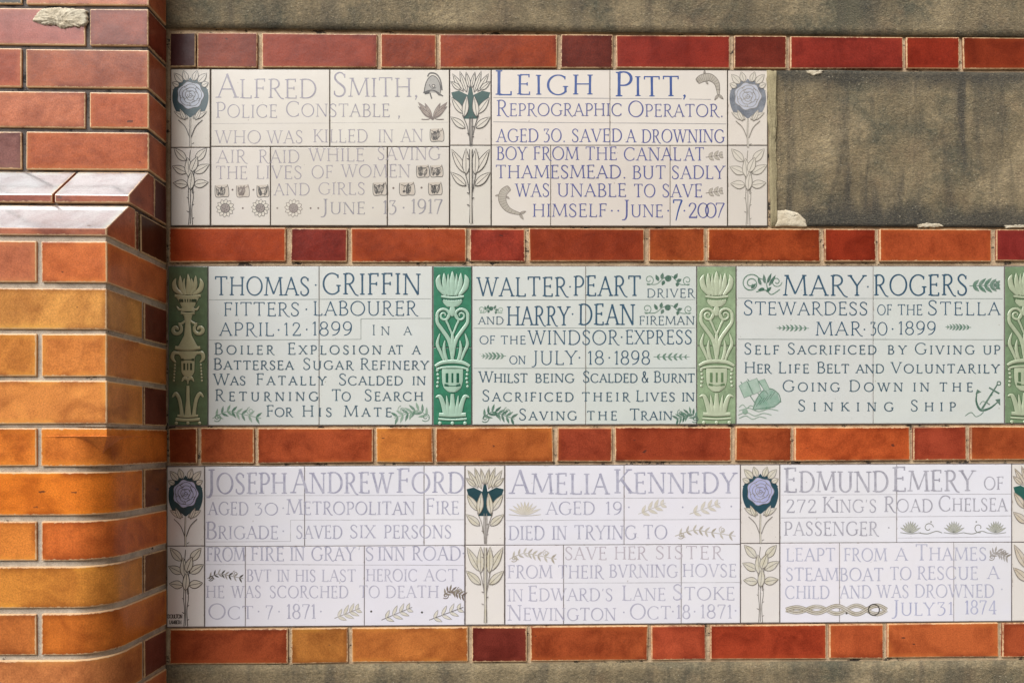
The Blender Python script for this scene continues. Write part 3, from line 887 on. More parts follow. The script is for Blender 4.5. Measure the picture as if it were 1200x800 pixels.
def write(P, text, x0, x1, yb, H, h, mat, tk=0.115, tn=0.06, sf=0.15, slope=0.0):
    """capitals H tall, small capitals (lower case in the string) h tall, fitted between x0 and x1"""
    TR = 0.10
    def hh(c): return h if (c.islower()) else (h if c in '*.,\'' else H)
    tot = 0
    for i, c in enumerate(text):
        if c == ' ': tot += 0.42 * h; continue
        tot += GL[c.upper()][0] * hh(c) + (TR * h if i < len(text) - 1 else 0)
    k = (x1 - x0) / tot
    kx = min(1.25, max(0.72, k))
    extra = (x1 - x0 - tot * kx) / max(1, len(text) - 1)
    x = x0
    for c in text:
        if c == ' ':
            x += 0.42 * h * kx + extra; continue
        w, st = GL[c.upper()]
        s = hh(c)
        a, b = tk * s, tn * s
        a = max(a, tk * 13); b = max(b, tn * 13)
        jy = rng.uniform(-0.012, 0.012) * s
        jr = rng.uniform(-0.012, 0.012)
        base = yb + slope * (x - x0) + jy
        T = lambda p: (x + p[0] * s * kx + jr * p[1] * s, base - p[1] * s)
        for q in st:
            t = q[0]
            if t in 'kn':
                L = q[1]
                ww = a if t == 'k' else b
                pts = [T(p) for p in L]
                if len(pts) > 2:
                    P.stroke(pts, [ww * (1 - 0.45 * i / (len(pts) - 1)) for i in range(len(pts))], mat)
                else:
                    m_ = ((pts[0][0] + pts[1][0]) / 2, (pts[0][1] + pts[1][1]) / 2)
                    P.stroke([pts[0], m_, pts[1]], [ww * 1.08, ww * 0.92, ww * 1.08], mat)
            elif t in 'cs':
                L = [T(p) for p in q[1]]
                n = len(L); W_ = []
                for i in range(n):
                    p0, p1 = L[max(0, i - 1)], L[min(n - 1, i + 1)]
                    d = math.hypot(p1[0] - p0[0], p1[1] - p0[1]) or 1
                    v = abs(p1[1] - p0[1]) / d
                    if t == 's':
                        u = i / (n - 1)
                        W_.append(b + (a - b) * max(0, math.sin(math.pi * u)) ** 1.5)
                    else: W_.append(b + (a - b) * v ** 1.3)
                P.stroke(L, W_, mat)
            elif t == 'o':
                L = [T((q[1] + q[3] * math.cos(2 * math.pi * i / 26), q[2] + q[4] * math.sin(2 * math.pi * i / 26))) for i in range(26)]
                P.stroke(L, [b + (a - b) * abs(math.cos(2 * math.pi * i / 26 + 0.25)) ** 1.3 for i in range(26)], mat, True)
            elif t == 'h':
                px, py = T((q[1], q[2])); w2 = sf * s * 0.62 + a * 0.35
                d = 1 if q[2] < 0.3 else -1
                py -= d * b * 0.3
                P.stroke([(px - w2, py), (px, py - d * 0.3), (px + w2, py)], [b * 0.7, b * 1.25, b * 0.7], mat)
            elif t == 'v':
                px, py = T((q[1], q[2])); w2 = 0.085 * s
                P.stroke([(px, py - w2), (px, py + w2)], b * 1.05, mat)
            elif t == 'd':
                px, py = T((q[1], q[2])); r = max(0.7, q[3] * s)
                P.poly([(px - r, py), (px, py - r), (px + r, py), (px, py + r)], mat)
        x += w * s * kx + TR * h * kx + extra

def inscription(parent, segs, mat, **st):
    """one line of lettering: (text, x0, x1, baseline, H, h) words and ('*', x, y, r) stops"""
    for s in segs:
        P = Painter()
        if s[0] == '*':
            P.disc(s[1], s[2], s[3] if len(s) > 3 else 1.1, mat, 8)
            P.build('inscription_stop', parent)
        else:
            write(P, *s, mat, **st)
            P.build('inscription_word', parent)

def rule(parent, lines, mat, w=0.7):
    for L in lines:
        P = Painter(0.00003)
        q = []
        for (a, b) in zip(L[:-1], L[1:]):
            for k in range(6): q.append((a[0] + (b[0] - a[0]) * k / 6, a[1] + (b[1] - a[1]) * k / 6 + rng.uniform(-0.12, 0.12)))
        q.append(L[-1])
        P.stroke(q, [w * rng.uniform(0.7, 1.3) for _ in q], mat)
        P.build('ruled_line', parent)

# ------------------------------------------------------------------ tiles
def quad_tile(mb, x0, x1, y0, y1, col, gap=0.5, edge=None, mat=None):
    """a tile between picture columns x0..x1; y0, y1 are (left, right) heights"""
    a, b, c, d = at(x0 + gap, y0[0] + gap), at(x1 - gap, y0[1] + gap), at(x1 - gap, y1[1] - gap), at(x0 + gap, y1[0] - gap)
    e = edge or mix(col, (0.25, 0.22, 0.2), 0.3)
    solid(mb, [(p.x, 0.009, p.z) for p in (d, c, b, a)], [(p.x, 0.0, p.z) for p in (d, c, b, a)], mat or M_TILE, col, e, 0.0009, 2, 0.0, 0.6)

ROWY = {1: (((200, 81.0), (900, 82.5)), ((200, 264.5), (900, 265.0))), 2: (((197, 312.0), (1177, 312.0)), ((197, 498.5), (1177, 496.0))), 3: (((195, 546.5), (1186, 543.5)), ((195, 734.5), (1186, 727.5)))}
def tiles(parent, row, x0, x1, ymid, top, bot, col, gap=0.5, var=0.03, mat=None):
    """two ranks of tiles (or one when ymid is None) split at the columns given"""
    T, B = ROWY[row]
    gb = MB()
    q = [at(x0 - 0.6, yl(B, x0) + 0.8), at(x1 + 0.6, yl(B, x1) + 0.8), at(x1 + 0.6, yl(T, x1) - 0.8), at(x0 - 0.6, yl(T, x0) - 0.8)]
    solid(gb, [(p.x, 0.008, p.z) for p in q], [(p.x, 0.0012, p.z) for p in q], (M_GROUT if row == 1 else M_GROUT2), (1, 1, 1), (1, 1, 1), 0.0003, 1)
    gb.build('grout_bed', parent)
    def rank(cols, ta, tb):
        xs = [x0] + cols + [x1]
        for a, b in zip(xs[:-1], xs[1:]):
            k = 1 + rng.uniform(-var, var)
            c = tuple(min(0.95, v * k * (1 + rng.uniform(-0.012, 0.012))) for v in lin(col, 0.92))
            mb = MB()
            quad_tile(mb, a, b, (ta(a), ta(b)), (tb(a), tb(b)), c, gap, mat=mat)
            mb.build('tile', parent)
    t_ = lambda x: yl(T, x); b_ = lambda x: yl(B, x)
    if ymid is None: rank(top, t_, b_)
    else:
        m_ = lambda x: ymid + (x - (x0 + x1) / 2) * (-0.004 if row == 3 else 0.001)
        rank(top, t_, m_); rank(bot, m_, b_)

def plaque(row, x0, x1, label):
    p = at((x0 + x1) / 2, yl(ROWY[row][1], (x0 + x1) / 2))
    return thing('tile_plaque', (p.x, 0.0, p.z), label, 'tile plaque', 'lettered tile plaques set in the wall')

# ---- small painted ornaments
def sprig(parent, x0, y0, x1, y1, n, L, mat, fill=None, w=None, lw=0.6, name='painted_sprig'):
    P = Painter(0.00015)
    dx, dy = x1 - x0, y1 - y0
    D = math.hypot(dx, dy); ux, uy = dx / D, dy / D
    P.stroke([(x0, y0), (x1, y1)], lw * 1.2, mat)
    for i in range(n):
        t = (i + 0.6) / n
        s = L * (0.55 + 0.6 * math.sin(math.pi * min(1, t * 0.9 + 0.1)))
        for sg in (-1, 1):
            bx, by = x0 + dx * t * 0.92, y0 + dy * t * 0.92
            ex, ey = bx + (ux * 0.75 - uy * sg * 0.7) * s, by + (uy * 0.75 + ux * sg * 0.7) * s
            P.leaf(bx, by, ex, ey, (w or s * 0.35), fill or mat, mat if fill else None, lw * 0.6, False)
    return P.build(name, parent)

def rosette(parent, x, y, r, mat, pale, mid):
    P = Painter(0.00015)
    n = 12
    for k in range(n):
        a = 2 * math.pi * k / n + 0.1
        P.leaf(x + r * 0.40 * math.cos(a), y + r * 0.40 * math.sin(a), x + r * math.cos(a), y + r * math.sin(a), r * 0.46, pale, mat, 0.55, False)
    P.disc(x, y, r * 0.5, mid); P.ring(x, y, r * 0.5, 0.7, mat)
    for k in range(7):
        a = k * 2.4; q = r * 0.36 * (k / 7) ** 0.5
        P.disc(x + q * math.cos(a), y + q * math.sin(a), 0.55, mat, 6)
    return P.build('painted_rosette', parent)

def block_flower(parent, x0, y0, x1, y1, mat, mid, seed):
    q = random.Random(seed)
    P = Painter(0.00015)
    w, h = x1 - x0, y1 - y0
    T = lambda u, v: (x0 + u * w, y0 + v * h)
    P.poly([T(0.05, 0.08), T(0.95, 0.03), T(0.97, 0.93), T(0.06, 0.97)], mid)
    P.curve([T(0.02, 0.1), T(0.0, 0.6), T(0.1, 1.0), T(0.6, 0.98), T(0.98, 0.95), T(1.0, 0.4), T(0.9, 0.02)], 0.7, mat, 4)
    for k in range(4):
        a = q.uniform(0.1, 0.9); b = q.uniform(0.05, 0.4)
        P.leaf(*T(a * 0.5 + 0.2, 0.9), *T(a, b), 2.6, None, mat, 0.7, True)
    P.ring(*T(0.42 + q.uniform(0, 0.2), 0.5), h * 0.26, 0.7, mat, 12)
    P.disc(*T(0.3, 0.72), h * 0.1, mat, 8)
    P.curve([T(0.1, 0.2), T(0.5, 0.35), T(0.9, 0.15)], 0.7, mat, 4)
    return P.build('painted_flower', parent)

def fish(parent, spine, W0, mat, fill):
    P = Painter(0.00015)
    s = spline(spine, 8); n = len(s)
    prof = lambda t: W0 * (math.sin(math.pi * min(1, t * 0.88 + 0.12)) ** 0.7) * (1 - 0.45 * t) + W0 * 0.12
    L, Rr = [], []
    for i in range(n):
        a, b = s[max(0, i - 1)], s[min(n - 1, i + 1)]
        d = math.hypot(b[0] - a[0], b[1] - a[1]); nx, ny = -(b[1] - a[1]) / d, (b[0] - a[0]) / d
        w = prof(i / (n - 1)) / 2 * (0.45 if i == 0 else 1)
        L.append((s[i][0] + nx * w, s[i][1] + ny * w)); Rr.append((s[i][0] - nx * w, s[i][1] - ny * w))
    P.poly(L + Rr[::-1], fill)
    P.stroke(L + Rr[::-1], 0.7, mat, True)
    a, b = s[-2], s[-1]
    d = math.hypot(b[0] - a[0], b[1] - a[1]); ux, uy = (b[0] - a[0]) / d, (b[1] - a[1]) / d
    for sg in (-1, 1):
        P.leaf(b[0] - ux, b[1] - uy, b[0] + ux * W0 * 0.55 - uy * sg * W0 * 0.55, b[1] + uy * W0 * 0.55 + ux * sg * W0 * 0.55, W0 * 0.3, fill, mat, 0.6)
    for k in range(2, n - 3, 2):
        P.stroke([L[k], ((L[k][0] + Rr[k][0]) / 2 + ux * 0.2, (L[k][1] + Rr[k][1]) / 2), Rr[k]], 0.35, mat)
    P.disc(*s[1], 0.6, mat, 8)
    m_ = n // 3
    for S_, sg in ((L, 1), (Rr, -1)):
        q = S_[m_]; c = s[m_]
        P.leaf(q[0], q[1], q[0] + (q[0] - c[0]) * 0.9 + (s[m_ + 2][0] - c[0]) * 0.7, q[1] + (q[1] - c[1]) * 0.9 + (s[m_ + 2][1] - c[1]) * 0.7, W0 * 0.22, fill, mat, 0.5)
    return P.build('painted_fish', parent)

def scrolls(parent, x0, x1, y, h, mat, dark, seed=1, name='painted_scroll'):
    """a running stem with curls and little leaves, as between the words of the green plaques"""
    P = Painter(0.00015)
    w = x1 - x0
    T = lambda u, v: (x0 + u * w, y + v * h)
    P.spiral(*T(0.1, 0.05), h * 0.10, h * 0.42, 0.4, 1.25, 0.9, mat)
    P.spiral(*T(0.9, 0.1), h * 0.10, h * 0.38, math.pi - 0.4, -1.25, 0.9, mat)
    P.curve([T(0.05, 0.35), T(0.25, 0.4), T(0.42, -0.1), T(0.58, -0.2), T(0.75, 0.4), T(0.95, 0.4)], 0.9, mat)
    P.disc(*T(0.5, -0.05), h * 0.26, dark, 10)
    for u, v, du, dv in ((0.3, 0.15, -0.06, -0.5), (0.36, 0, 0.03, -0.5), (0.62, 0.0, 0.08, -0.45), (0.7, 0.25, -0.02, 0.35), (0.68, 0.2, 0.1, -0.2), (0.42, 0.1, -0.05, 0.4)):
        P.leaf(*T(u, v), *T(u + du, v + dv), h * 0.28, dark, None)
    return P.build(name, parent)

def foliage(parent, x0, x1, y0, y1, mat, dark, flip=False, curl=True, name='painted_foliage'):
    """a reclining spray: a bowed stem, leaves along it and a curl at its end"""
    P = Painter(0.00015)
    w, h = x1 - x0, y1 - y0
    T = (lambda u, v: (x1 - u * w, y0 + v * h)) if flip else (lambda u, v: (x0 + u * w, y0 + v * h))
    st = spline([T(0.0, 0.75), T(0.3, 0.35), T(0.6, 0.5), T(1.0, 0.75)], 6)
    P.stroke(st, 0.9, mat)
    for i in range(2, len(st) - 1, 2):
        a, b = st[i], st[i - 1]
        ux, uy = a[0] - b[0], a[1] - b[1]
        d = math.hypot(ux, uy); ux, uy = ux / d, uy / d
        for sg in (-1, 1):
            P.leaf(a[0], a[1], a[0] + ux * h * 0.3 - uy * sg * h * 0.36, a[1] + uy * h * 0.3 + ux * sg * h * 0.36, h * 0.14, mat if i % 4 else dark, None)
    if curl:
        P.spiral(*T(0.78, 0.33), h * 0.06, h * 0.24, 2.0, 1.4, 0.8, mat)
        P.spiral(*T(0.1, 0.7), h * 0.06, h * 0.25, 0.5, 1.3, 1.0, dark)
    return P.build(name, parent)

def tuft(parent, x, y, w, h, n, mat, fill, name='painted_tuft'):
    P = Painter(0.00015)
    for i in range(n):
        u = i / (n - 1) * 2 - 1
        P.leaf(x, y, x + u * w / 2, y - h * (1 - 0.55 * u * u), h * 0.17, fill, mat, 0.45, False)
    P.curve([(x - w * 0.5, y - 0.5), (x, y + 1), (x + w * 0.5, y - 0.5)], 0.7, mat, 3)
    return P.build(name, parent)

# ------------------------------------------------------------------ flowered tile strips of the white rows
def strip(row, x0, x1, ymid, col, label, group, gap=0.5, mat=None):
    p = at((x0 + x1) / 2, yl(ROWY[row][1], (x0 + x1) / 2))
    o = thing('ornamental_tile_strip', (p.x, 0.0, p.z), label, 'decorated tile', group)
    tiles(o, row, x0, x1, ymid, [], [], col, gap, 0.02, mat)
    T0, B0 = yl(ROWY[row][0], x0), yl(ROWY[row][1], x0)
    k = (B0 - T0) / 184.0; s = (x1 - x0) / 46.0
    return o, (lambda u, v: (x0 + u * s, T0 + v * k))

def rose_strip(row, x0, x1, ymid, col, label, line, leaf, teal, petal, sig=False, lw=0.75):
    o, T = strip(row, x0, x1, ymid, col, label, 'rose tile strips of the white rows')
    # calyx behind the bloom
    P = Painter(0.00012)
    P.poly(spline([T(23, 14), T(31, 13), T(38, 18), T(43, 25), T(44, 36), T(41, 47), T(35, 55), T(29, 53), T(23, 57), T(17, 53), T(11, 55), T(5, 47), T(2, 36), T(3, 25), T(8, 18), T(15, 13), T(23, 14)], 5)[:-1], teal)
    for a in range(9):
        q = math.pi * (1.1 + 0.8 * a / 8)
        P.leaf(*T(23 + 13 * math.cos(q), 30 + 13 * math.sin(q)), *T(23 + 22 * math.cos(q), 31 + 21 * math.sin(q)), 5, teal, None)
    P.build('painted_calyx', o)
    P = Painter(0.00025)
    P.poly([T(23 + (15.2 + 0.9 * math.cos(7 * t)) * math.cos(t), 31 + (15.6 + 0.9 * math.cos(7 * t)) * math.sin(t)) for t in [2 * math.pi * i / 36 for i in range(36)]], petal)
    P.stroke([T(23 + (15.2 + 0.9 * math.cos(7 * t)) * math.cos(t), 31 + (15.6 + 0.9 * math.cos(7 * t)) * math.sin(t)) for t in [2 * math.pi * i / 36 for i in range(36)]], lw * 0.8, line, True)
    for r, n, ph in ((11.5, 5, 0.3), (7.8, 4, 0.9), (4.4, 3, 0.2)):
        for i in range(n):
            a = ph + 2 * math.pi * i / n
            pts = [T(23 + (r + 1.8 * math.sin(math.pi * j / 6)) * math.cos(a + 1.25 * (2 * math.pi / n) * j / 6), 31 + (r + 1.8 * math.sin(math.pi * j / 6)) * math.sin(a + 1.25 * (2 * math.pi / n) * j / 6)) for j in range(7)]
            P.stroke(pts, lw * 0.8, line)
            P.stroke([pts[0], T(23 + (r - 3.2) * math.cos(a + 0.2), 31 + (r - 3.2) * math.sin(a + 0.2))], lw * 0.6, line)
    P.spiral(*T(23, 31), 0.5, 3.2, 0.3, 1.5, lw * 0.8, line)
    P.build('painted_rose', o)
    kk = 0
    for (a, b, c, d, w) in ((14, 16, 4, 5, 8), (19, 14, 15, 2, 7), (27, 14, 31, 2, 7), (32, 16, 42, 5, 8), (10, 20, 2, 16, 6.5), (36, 20, 44, 16, 6.5),
                            (20, 58, 4, 50, 7), (26, 58, 42, 50, 7), (17, 60, 11, 47, 5), (29, 60, 35, 47, 5)):
        kk += 1; P = Painter(0.0004 + kk * 0.00004)
        P.leaf(*T(a, b), *T(c, d), w, leaf, line, lw * 0.8, True)
        P.build('painted_sepal', o)
    P = Painter(0.00075)
    P.curve([T(23, 57), T(22.6, 75), T(23, 91)], [1.6, 2.2], line, 6)
    P.curve([T(23, 57), T(23, 75), T(23.2, 91)], [0.7, 1.2], leaf, 6)
    P.curve([T(22, 80), T(17, 68), T(9, 60)], 0.9, line); P.curve([T(24, 80), T(29, 68), T(37, 60)], 0.9, line)
    P.build('painted_stem', o)
    P = Painter(0.00022)
    for q in ([T(21.5, 135), T(20.5, 150), T(21.8, 165), T(21, 183)], [T(25.5, 135), T(26.5, 150), T(24.6, 165), T(25.6, 183)], [T(23, 95), T(22, 110), T(23, 140), T(23, 182)],
              [T(18, 108), T(20, 124), T(21, 145)], [T(29, 108), T(27, 124), T(25, 145)]):
        P.curve(q, lw * 1.1, line)
    for y, sg in ((146, 1), (152, -1), (160, 1), (168, -1), (176, 1), (88, 1)):
        P.stroke([T(23 + sg * 2, y), T(23 + sg * 4.4, y - 1.4)], [1.2, 0.5], line)
    P.build('painted_stem', o)
    kk = 0
    for (a, b, c, d, w) in ((18, 108, 4, 93, 9.5), (29, 108, 42, 93, 9.5), (22, 127, 20, 104, 9), (24, 121, 31, 103, 9), (19, 122, 2, 114, 9.5), (28, 122, 45, 112, 9.5),
                            (20, 136, 3, 134, 9.5), (27, 136, 44, 133, 9.5), (23, 142, 25, 120, 8)):
        kk += 1; P = Painter((0.0007 if 15 < c < 35 else 0.0003) + kk * 0.00004)
        P.leaf(*T(a, b), *T(c, d), w, leaf, line, lw, True)
        P.build('painted_leaf', o)
    if sig:
        P = Painter(0.0003)
        a, b = T(0.6, 172), T(19, 172)
        write(P, 'DOULTON', a[0] + 0.6, b[0], a[1] + 1.6, 4.4, 4.4, line, 0.07, 0.05)
        write(P, 'LAMBETH', a[0] + 2.5, b[0] - 1, a[1] + 8.2, 4.0, 4.0, line, 0.05, 0.04)
        P.build('signature', o)
    return o

def lily_strip(row, x0, x1, ymid, col, label, line, leaf, teal, lw=0.75):
    o, T = strip(row, x0, x1, ymid, col, label, 'spear-leaf tile strips of the white rows')
    P = Painter(0.00012)
    P.poly([T(1.5, 27), T(10, 25), T(20, 30), T(23, 12), T(26, 30), T(36, 25), T(45, 27), T(41, 40), T(33, 44), T(31, 58), T(16, 58), T(13, 44), T(5, 40)], teal)
    P.build('painted_calyx', o)
    kk = 0
    for (a, b, c, d, w) in ((19, 27, 11, 2, 6), (27, 27, 35, 2, 6), (15, 26, 3, 5, 6.5), (31, 26, 43, 5, 6.5), (12, 24, 1, 14, 6), (34, 24, 45, 14, 6), (22, 22, 18, 3, 5), (24, 22, 28, 3, 5),
                            (15, 52, 2, 33, 8), (31, 52, 44, 33, 8), (16, 56, 19, 31, 7.5), (30, 56, 27, 31, 7.5), (17, 69, 1, 56, 8.5), (29, 69, 45, 56, 8.5)):
        kk += 1; P = Painter(0.0002 + 0.00004 * kk)
        P.leaf(*T(a, b), *T(c, d), w, leaf, line, lw, True)
        P.build('painted_leaf', o)
    P = Painter(0.0008)
    for q in ([T(22, 55), T(21.6, 70), T(22.4, 90)], [T(25, 55), T(25.2, 70), T(24.6, 90)], [T(14, 54), T(19, 66), T(21, 78)], [T(32, 54), T(28, 66), T(25.5, 78)], [T(23.4, 58), T(23.4, 90)]):
        P.curve(q, lw, line)
    for y, sg in ((68, 1), (76, -1), (80, 1)): P.stroke([T(23 + sg * 1.5, y), T(23 + sg * 4, y - 1)], [1.4, 0.7], line)
    P.build('painted_stem', o)
    for (a, b, c, d, w) in ((17, 122, 2, 94, 9), (29, 122, 44, 94, 9), (18, 124, 18, 93, 8.5), (28, 124, 29, 93, 8.5), (18, 137, 1, 121, 9), (28, 137, 45, 121, 9)):
        kk += 1; P = Painter(0.0002 + 0.00004 * kk)
        P.leaf(*T(a, b), *T(c, d), w, leaf, line, lw, True)
        P.build('painted_leaf', o)
    P = Painter(0.0012)
    for q in ([T(22, 94), T(21.6, 130), T(22.6, 155), T(22, 181)], [T(25, 94), T(25.2, 130), T(24.4, 155), T(25, 181)], [T(17, 122), T(20, 134), T(22, 146)], [T(29, 122), T(27, 134), T(24.6, 146)]):
        P.curve(q, lw, line)
    P.curve([T(23.4, 94), T(23.4, 130), T(23.4, 181)], 1.5, leaf)
    for y, sg in ((140, 1), (146, -1), (152, 1), (160, -1), (106, -1)): P.stroke([T(23 + sg * 1.5, y), T(23 + sg * 4, y - 1)], [1.4, 0.7], line)
    P.build('painted_stem', o)
    return o

# ------------------------------------------------------------------ moulded green strips
_glz = {}
def glaze(rgb, var):
    key = (rgb, var)
    if key in _glz: return _glz[key]
    m = NT('moulded_glaze')
    c = m.mixc(m.math('MULTIPLY', m.step(m.noise(40, 4, 0.6), 0.35, 0.75), var), lin(rgb), lin(tuple(v * 0.72 for v in rgb)))
    c = m.mixc(m.math('MULTIPLY', m.step(m.noise(130, 3, 0.6), 0.5, 0.8), var * 0.7), c, lin(tuple(min(255, v * 1.12) for v in rgb)))
    m.l(c, m.b.inputs['Base Color'])
    m.b.inputs['Roughness'].default_value = 0.32
    m.b.inputs['Coat Weight'].default_value = 0.7
    m.b.inputs['Coat Roughness'].default_value = 0.22
    m.bump(m.noise(120, 3, 0.6), 0.3, 0.001)
    _glz[key] = m.mat
    return m.mat

def relief(mb, path, w, mat, under=None, h=None, base=0.0, grow=1.7):
    """a rounded raised ridge along a path (picture pixels), on a slightly wider flat outline"""
    n = len(path)
    ws = w if isinstance(w, (list, tuple)) else [w] * n
    if len(ws) != n: ws = [ws[min(len(ws) - 1, int(i * (len(ws) - 1) / (n - 1)))] + (ws[min(len(ws) - 1, int(i * (len(ws) - 1) / (n - 1)) + 1)] - ws[min(len(ws) - 1, int(i * (len(ws) - 1) / (n - 1)))]) * ((i * (len(ws) - 1) / (n - 1)) % 1) for i in range(n)]
    K = 6
    vs = []; us = []
    for i in range(n):
        a, b = path[max(0, i - 1)], path[min(n - 1, i + 1)]
        L = math.hypot(b[0] - a[0], b[1] - a[1]) or 1
        nx, ny = -(b[1] - a[1]) / L, (b[0] - a[0]) / L
        ww = ws[i] / 2
        hh = min(0.0009, ww * PX * 0.28) if h is None else h * 0.3 * min(1, ww * PX / 0.002)
        for k in range(K + 1):
            t = math.pi * k / K
            q = at(path[i][0] + nx * ww * math.cos(t), path[i][1] + ny * ww * math.cos(t))
            vs.append((q.x, -(base * 0.32 + 0.0002 + hh * math.sin(t) ** 0.7), q.z))
        for s in (1, -1):
            q = at(path[i][0] + nx * (ww + grow / 2) * s, path[i][1] + ny * (ww + grow / 2) * s)
            us.append((q.x, -(base * 0.32 + 0.00005 + 0.00002 * len(mb.f) % 0.0001), q.z))
    fs = [(i * (K + 1) + k, i * (K + 1) + k + 1, (i + 1) * (K + 1) + k + 1, (i + 1) * (K + 1) + k) for i in range(n - 1) for k in range(K)]
    mb.add(vs, fs, mat, smooth=True)
    if under:
        mb.add(us, [(2 * i, 2 * i + 1, 2 * i + 3, 2 * i + 2) for i in range(n - 1)], under)

def spiral_pts(cx, cy, r0, r1, a0, turns, n=26):
    return [(cx + (r0 + (r1 - r0) * k / n) * math.cos(a0 + turns * 2 * math.pi * k / n), cy + (r0 + (r1 - r0) * k / n) * math.sin(a0 + turns * 2 * math.pi * k / n)) for k in range(n + 1)]

def bead(mb, x, y, r, mat, under):
    relief(mb, [(x, y - r), (x, y - r * 0.5), (x, y), (x, y + r * 0.5), (x, y + r)], [0.3, r * 1.7, r * 2, r * 1.7, 0.3], mat, under, grow=1.0)

def torch_strip(x0, x1, ymid, green, hi, dark, label, design=0):
    o, T = strip(2, x0, x1, ymid, green, label, 'green moulded tile strips of the middle row', 0.5, glaze(green, 0.75))
    G, D = glaze(hi, 0.35), glaze(dark, 0.5)
    H = lambda u: 46 - u
    def both(mb, pts, w, h=None, base=0.0, mat=None):
        for f in (lambda u: u, H):
            relief(mb, spline([T(f(u), v) for u, v in pts], 5), w, mat or G, D, h, base)
    def one(mb, pts, w, h=None, base=0.0, mat=None, k=5):
        relief(mb, spline([T(u, v) for u, v in pts], k), w, mat or G, D, h, base)
    if design == 0:
        m = MB()
        both(m, [(15, 34), (8, 25), (6, 16), (8, 10)], [3, 6.5, 6.0, 1]); both(m, [(19, 34), (14, 22), (13, 8)], [3, 6.4, 5.5, 1]); one(m, [(23, 34), (23, 20), (23, 6)], [3, 7, 6, 1])
        both(m, [(21, 34), (18.5, 22), (18, 9)], [2, 4.4, 1])
        m.build('relief_flame', o)
        m = MB()
        one(m, [(9.5, 35), (23, 36.5), (36.5, 35)], 2.8); one(m, [(12, 39.5), (23, 40.6), (34, 39.5)], 2.2)
        for i in range(9): one(m, [(11.5 + i * 2.9, 36), (11.8 + i * 2.8, 39.5)], 1.4, 0.0011, 0.0008, D)
        one(m, [(23, 40), (23, 43.5), (23, 47)], [24, 20, 12], 0.003)
        m.build('relief_torch_bowl', o)
        m = MB()
        for f, sg in ((lambda u: u, 1), (H, -1)):
            c = T(f(13), 57)
            relief(m, spiral_pts(c[0], c[1], 1.2, 8.6, (0.5 if sg > 0 else math.pi - 0.5), -1.6 * sg), [1.6, 2.8, 3.6], G, D)
        both(m, [(5, 55), (5, 65), (11, 74), (18, 84), (21, 94), (22, 104)], [3.4, 4.4, 4.6, 3.2]); both(m, [(21.5, 51), (16, 62), (18, 68), (23, 80)], [2.5, 2.6, 2.2])
        one(m, [(23, 46), (23, 52), (23, 58)], [4, 8, 3]); one(m, [(23, 76), (23, 82), (23, 94), (23, 108)], [1, 4, 5, 4])
        m.build('relief_scroll', o)
        m = MB()
        both(m, [(8, 78), (5, 90), (9, 100), (13, 110)], [1, 4, 3.6, 2]); both(m, [(14, 86), (13, 96), (15, 106), (18, 111)], [1, 4, 4, 2])
        m.build('relief_leaves', o)
        m = MB()
        one(m, [(2.5, 116), (10, 112), (23, 110.5), (36, 112), (43.5, 116)], [3.4, 4.4, 4.8, 4.4, 3.4]); one(m, [(4, 119.5), (12, 117.5), (23, 117), (34, 117.5), (42, 119.5)], 2.6)
        one(m, [(23, 119), (23, 122), (23, 134), (23, 141), (23, 146)], [24, 25, 24, 20, 8], 0.0034)
        for u in (17, 23, 29): one(m, [(u, 124), (u, 135)], 2.3, 0.0012, 0.0032, D)
        one(m, [(13.5, 137.5), (23, 139), (32.5, 137.5)], 1.0, 0.0006, 0.0034, D)
        m.build('relief_urn', o)
        m = MB()
        for k in range(5):
            for u in (6 - 0.5 * abs(k - 2), 40 + 0.5 * abs(k - 2)): bead(m, *T(u, 121 + k * 4.6), 1.7, G, D)
        m.build('relief_beads', o)
        m = MB()
        one(m, [(23, 148), (23, 158), (23, 172)], [4, 5.5, 11]); both(m, [(3, 152), (8, 151), (12, 160), (15, 173)], [1.5, 4.5, 5.5, 6]); both(m, [(16, 150), (17, 160), (18, 172)], [1, 3.5, 5])
        one(m, [(7, 172), (23, 173), (39, 172)], 4.6); one(m, [(6, 177), (23, 178), (40, 177)], 2.4)
        m.build('relief_foot', o)
        m = MB()
        for u in (8, 23, 38): bead(m, *T(u, 182), 2.2, G, D)
        m.build('relief_beads', o)
    else:
        m = MB()
        both(m, [(17, 33), (9, 27), (7, 20), (9, 14)], [3, 6, 5, 1]); both(m, [(20, 33), (15, 24), (14, 11)], [3, 5.5, 5, 1]); one(m, [(23, 33), (24, 22), (23, 9)], [3, 6.5, 5, 1]); both(m, [(21, 33), (18, 23), (19, 14)], [2, 4, 1])
        m.build('relief_flame', o)
        m = MB()
        one(m, [(8, 34), (23, 35.5), (38, 34)], 3.4); one(m, [(23, 36), (23, 40), (23, 48), (23, 52)], [27, 22, 13, 17], 0.003)
        for i in range(7): one(m, [(14 + i * 3, 38), (15 + i * 2.7, 41.5)], 1.4, 0.001, 0.003, D)
        both(m, [(10, 46), (13, 50), (17, 49)], [1, 3, 2]); one(m, [(15, 54), (23, 55), (31, 54)], 3)
        m.build('relief_torch_bowl', o)
        m = MB()
        one(m, [(23, 56), (23, 66), (23, 80), (23, 94)], [11, 6, 9, 26], 0.003)
        for f, sg in ((lambda u: u, 1), (H, -1)):
            c = T(f(9.5), 73)
            relief(m, spiral_pts(c[0], c[1], 1.2, 7.0, (0.2 if sg > 0 else math.pi - 0.2), -1.2 * sg), [3, 4.6, 3.4], G, D)
        both(m, [(21, 62), (16, 66), (12, 66)], [2, 3, 2])
        m.build('relief_scroll', o)
        m = MB()
        one(m, [(8.5, 94), (23, 95.5), (37.5, 94)], 4.2); one(m, [(23, 98), (23, 102), (23, 106), (23, 122), (23, 128)], [25, 21, 16, 15, 6], 0.0032)
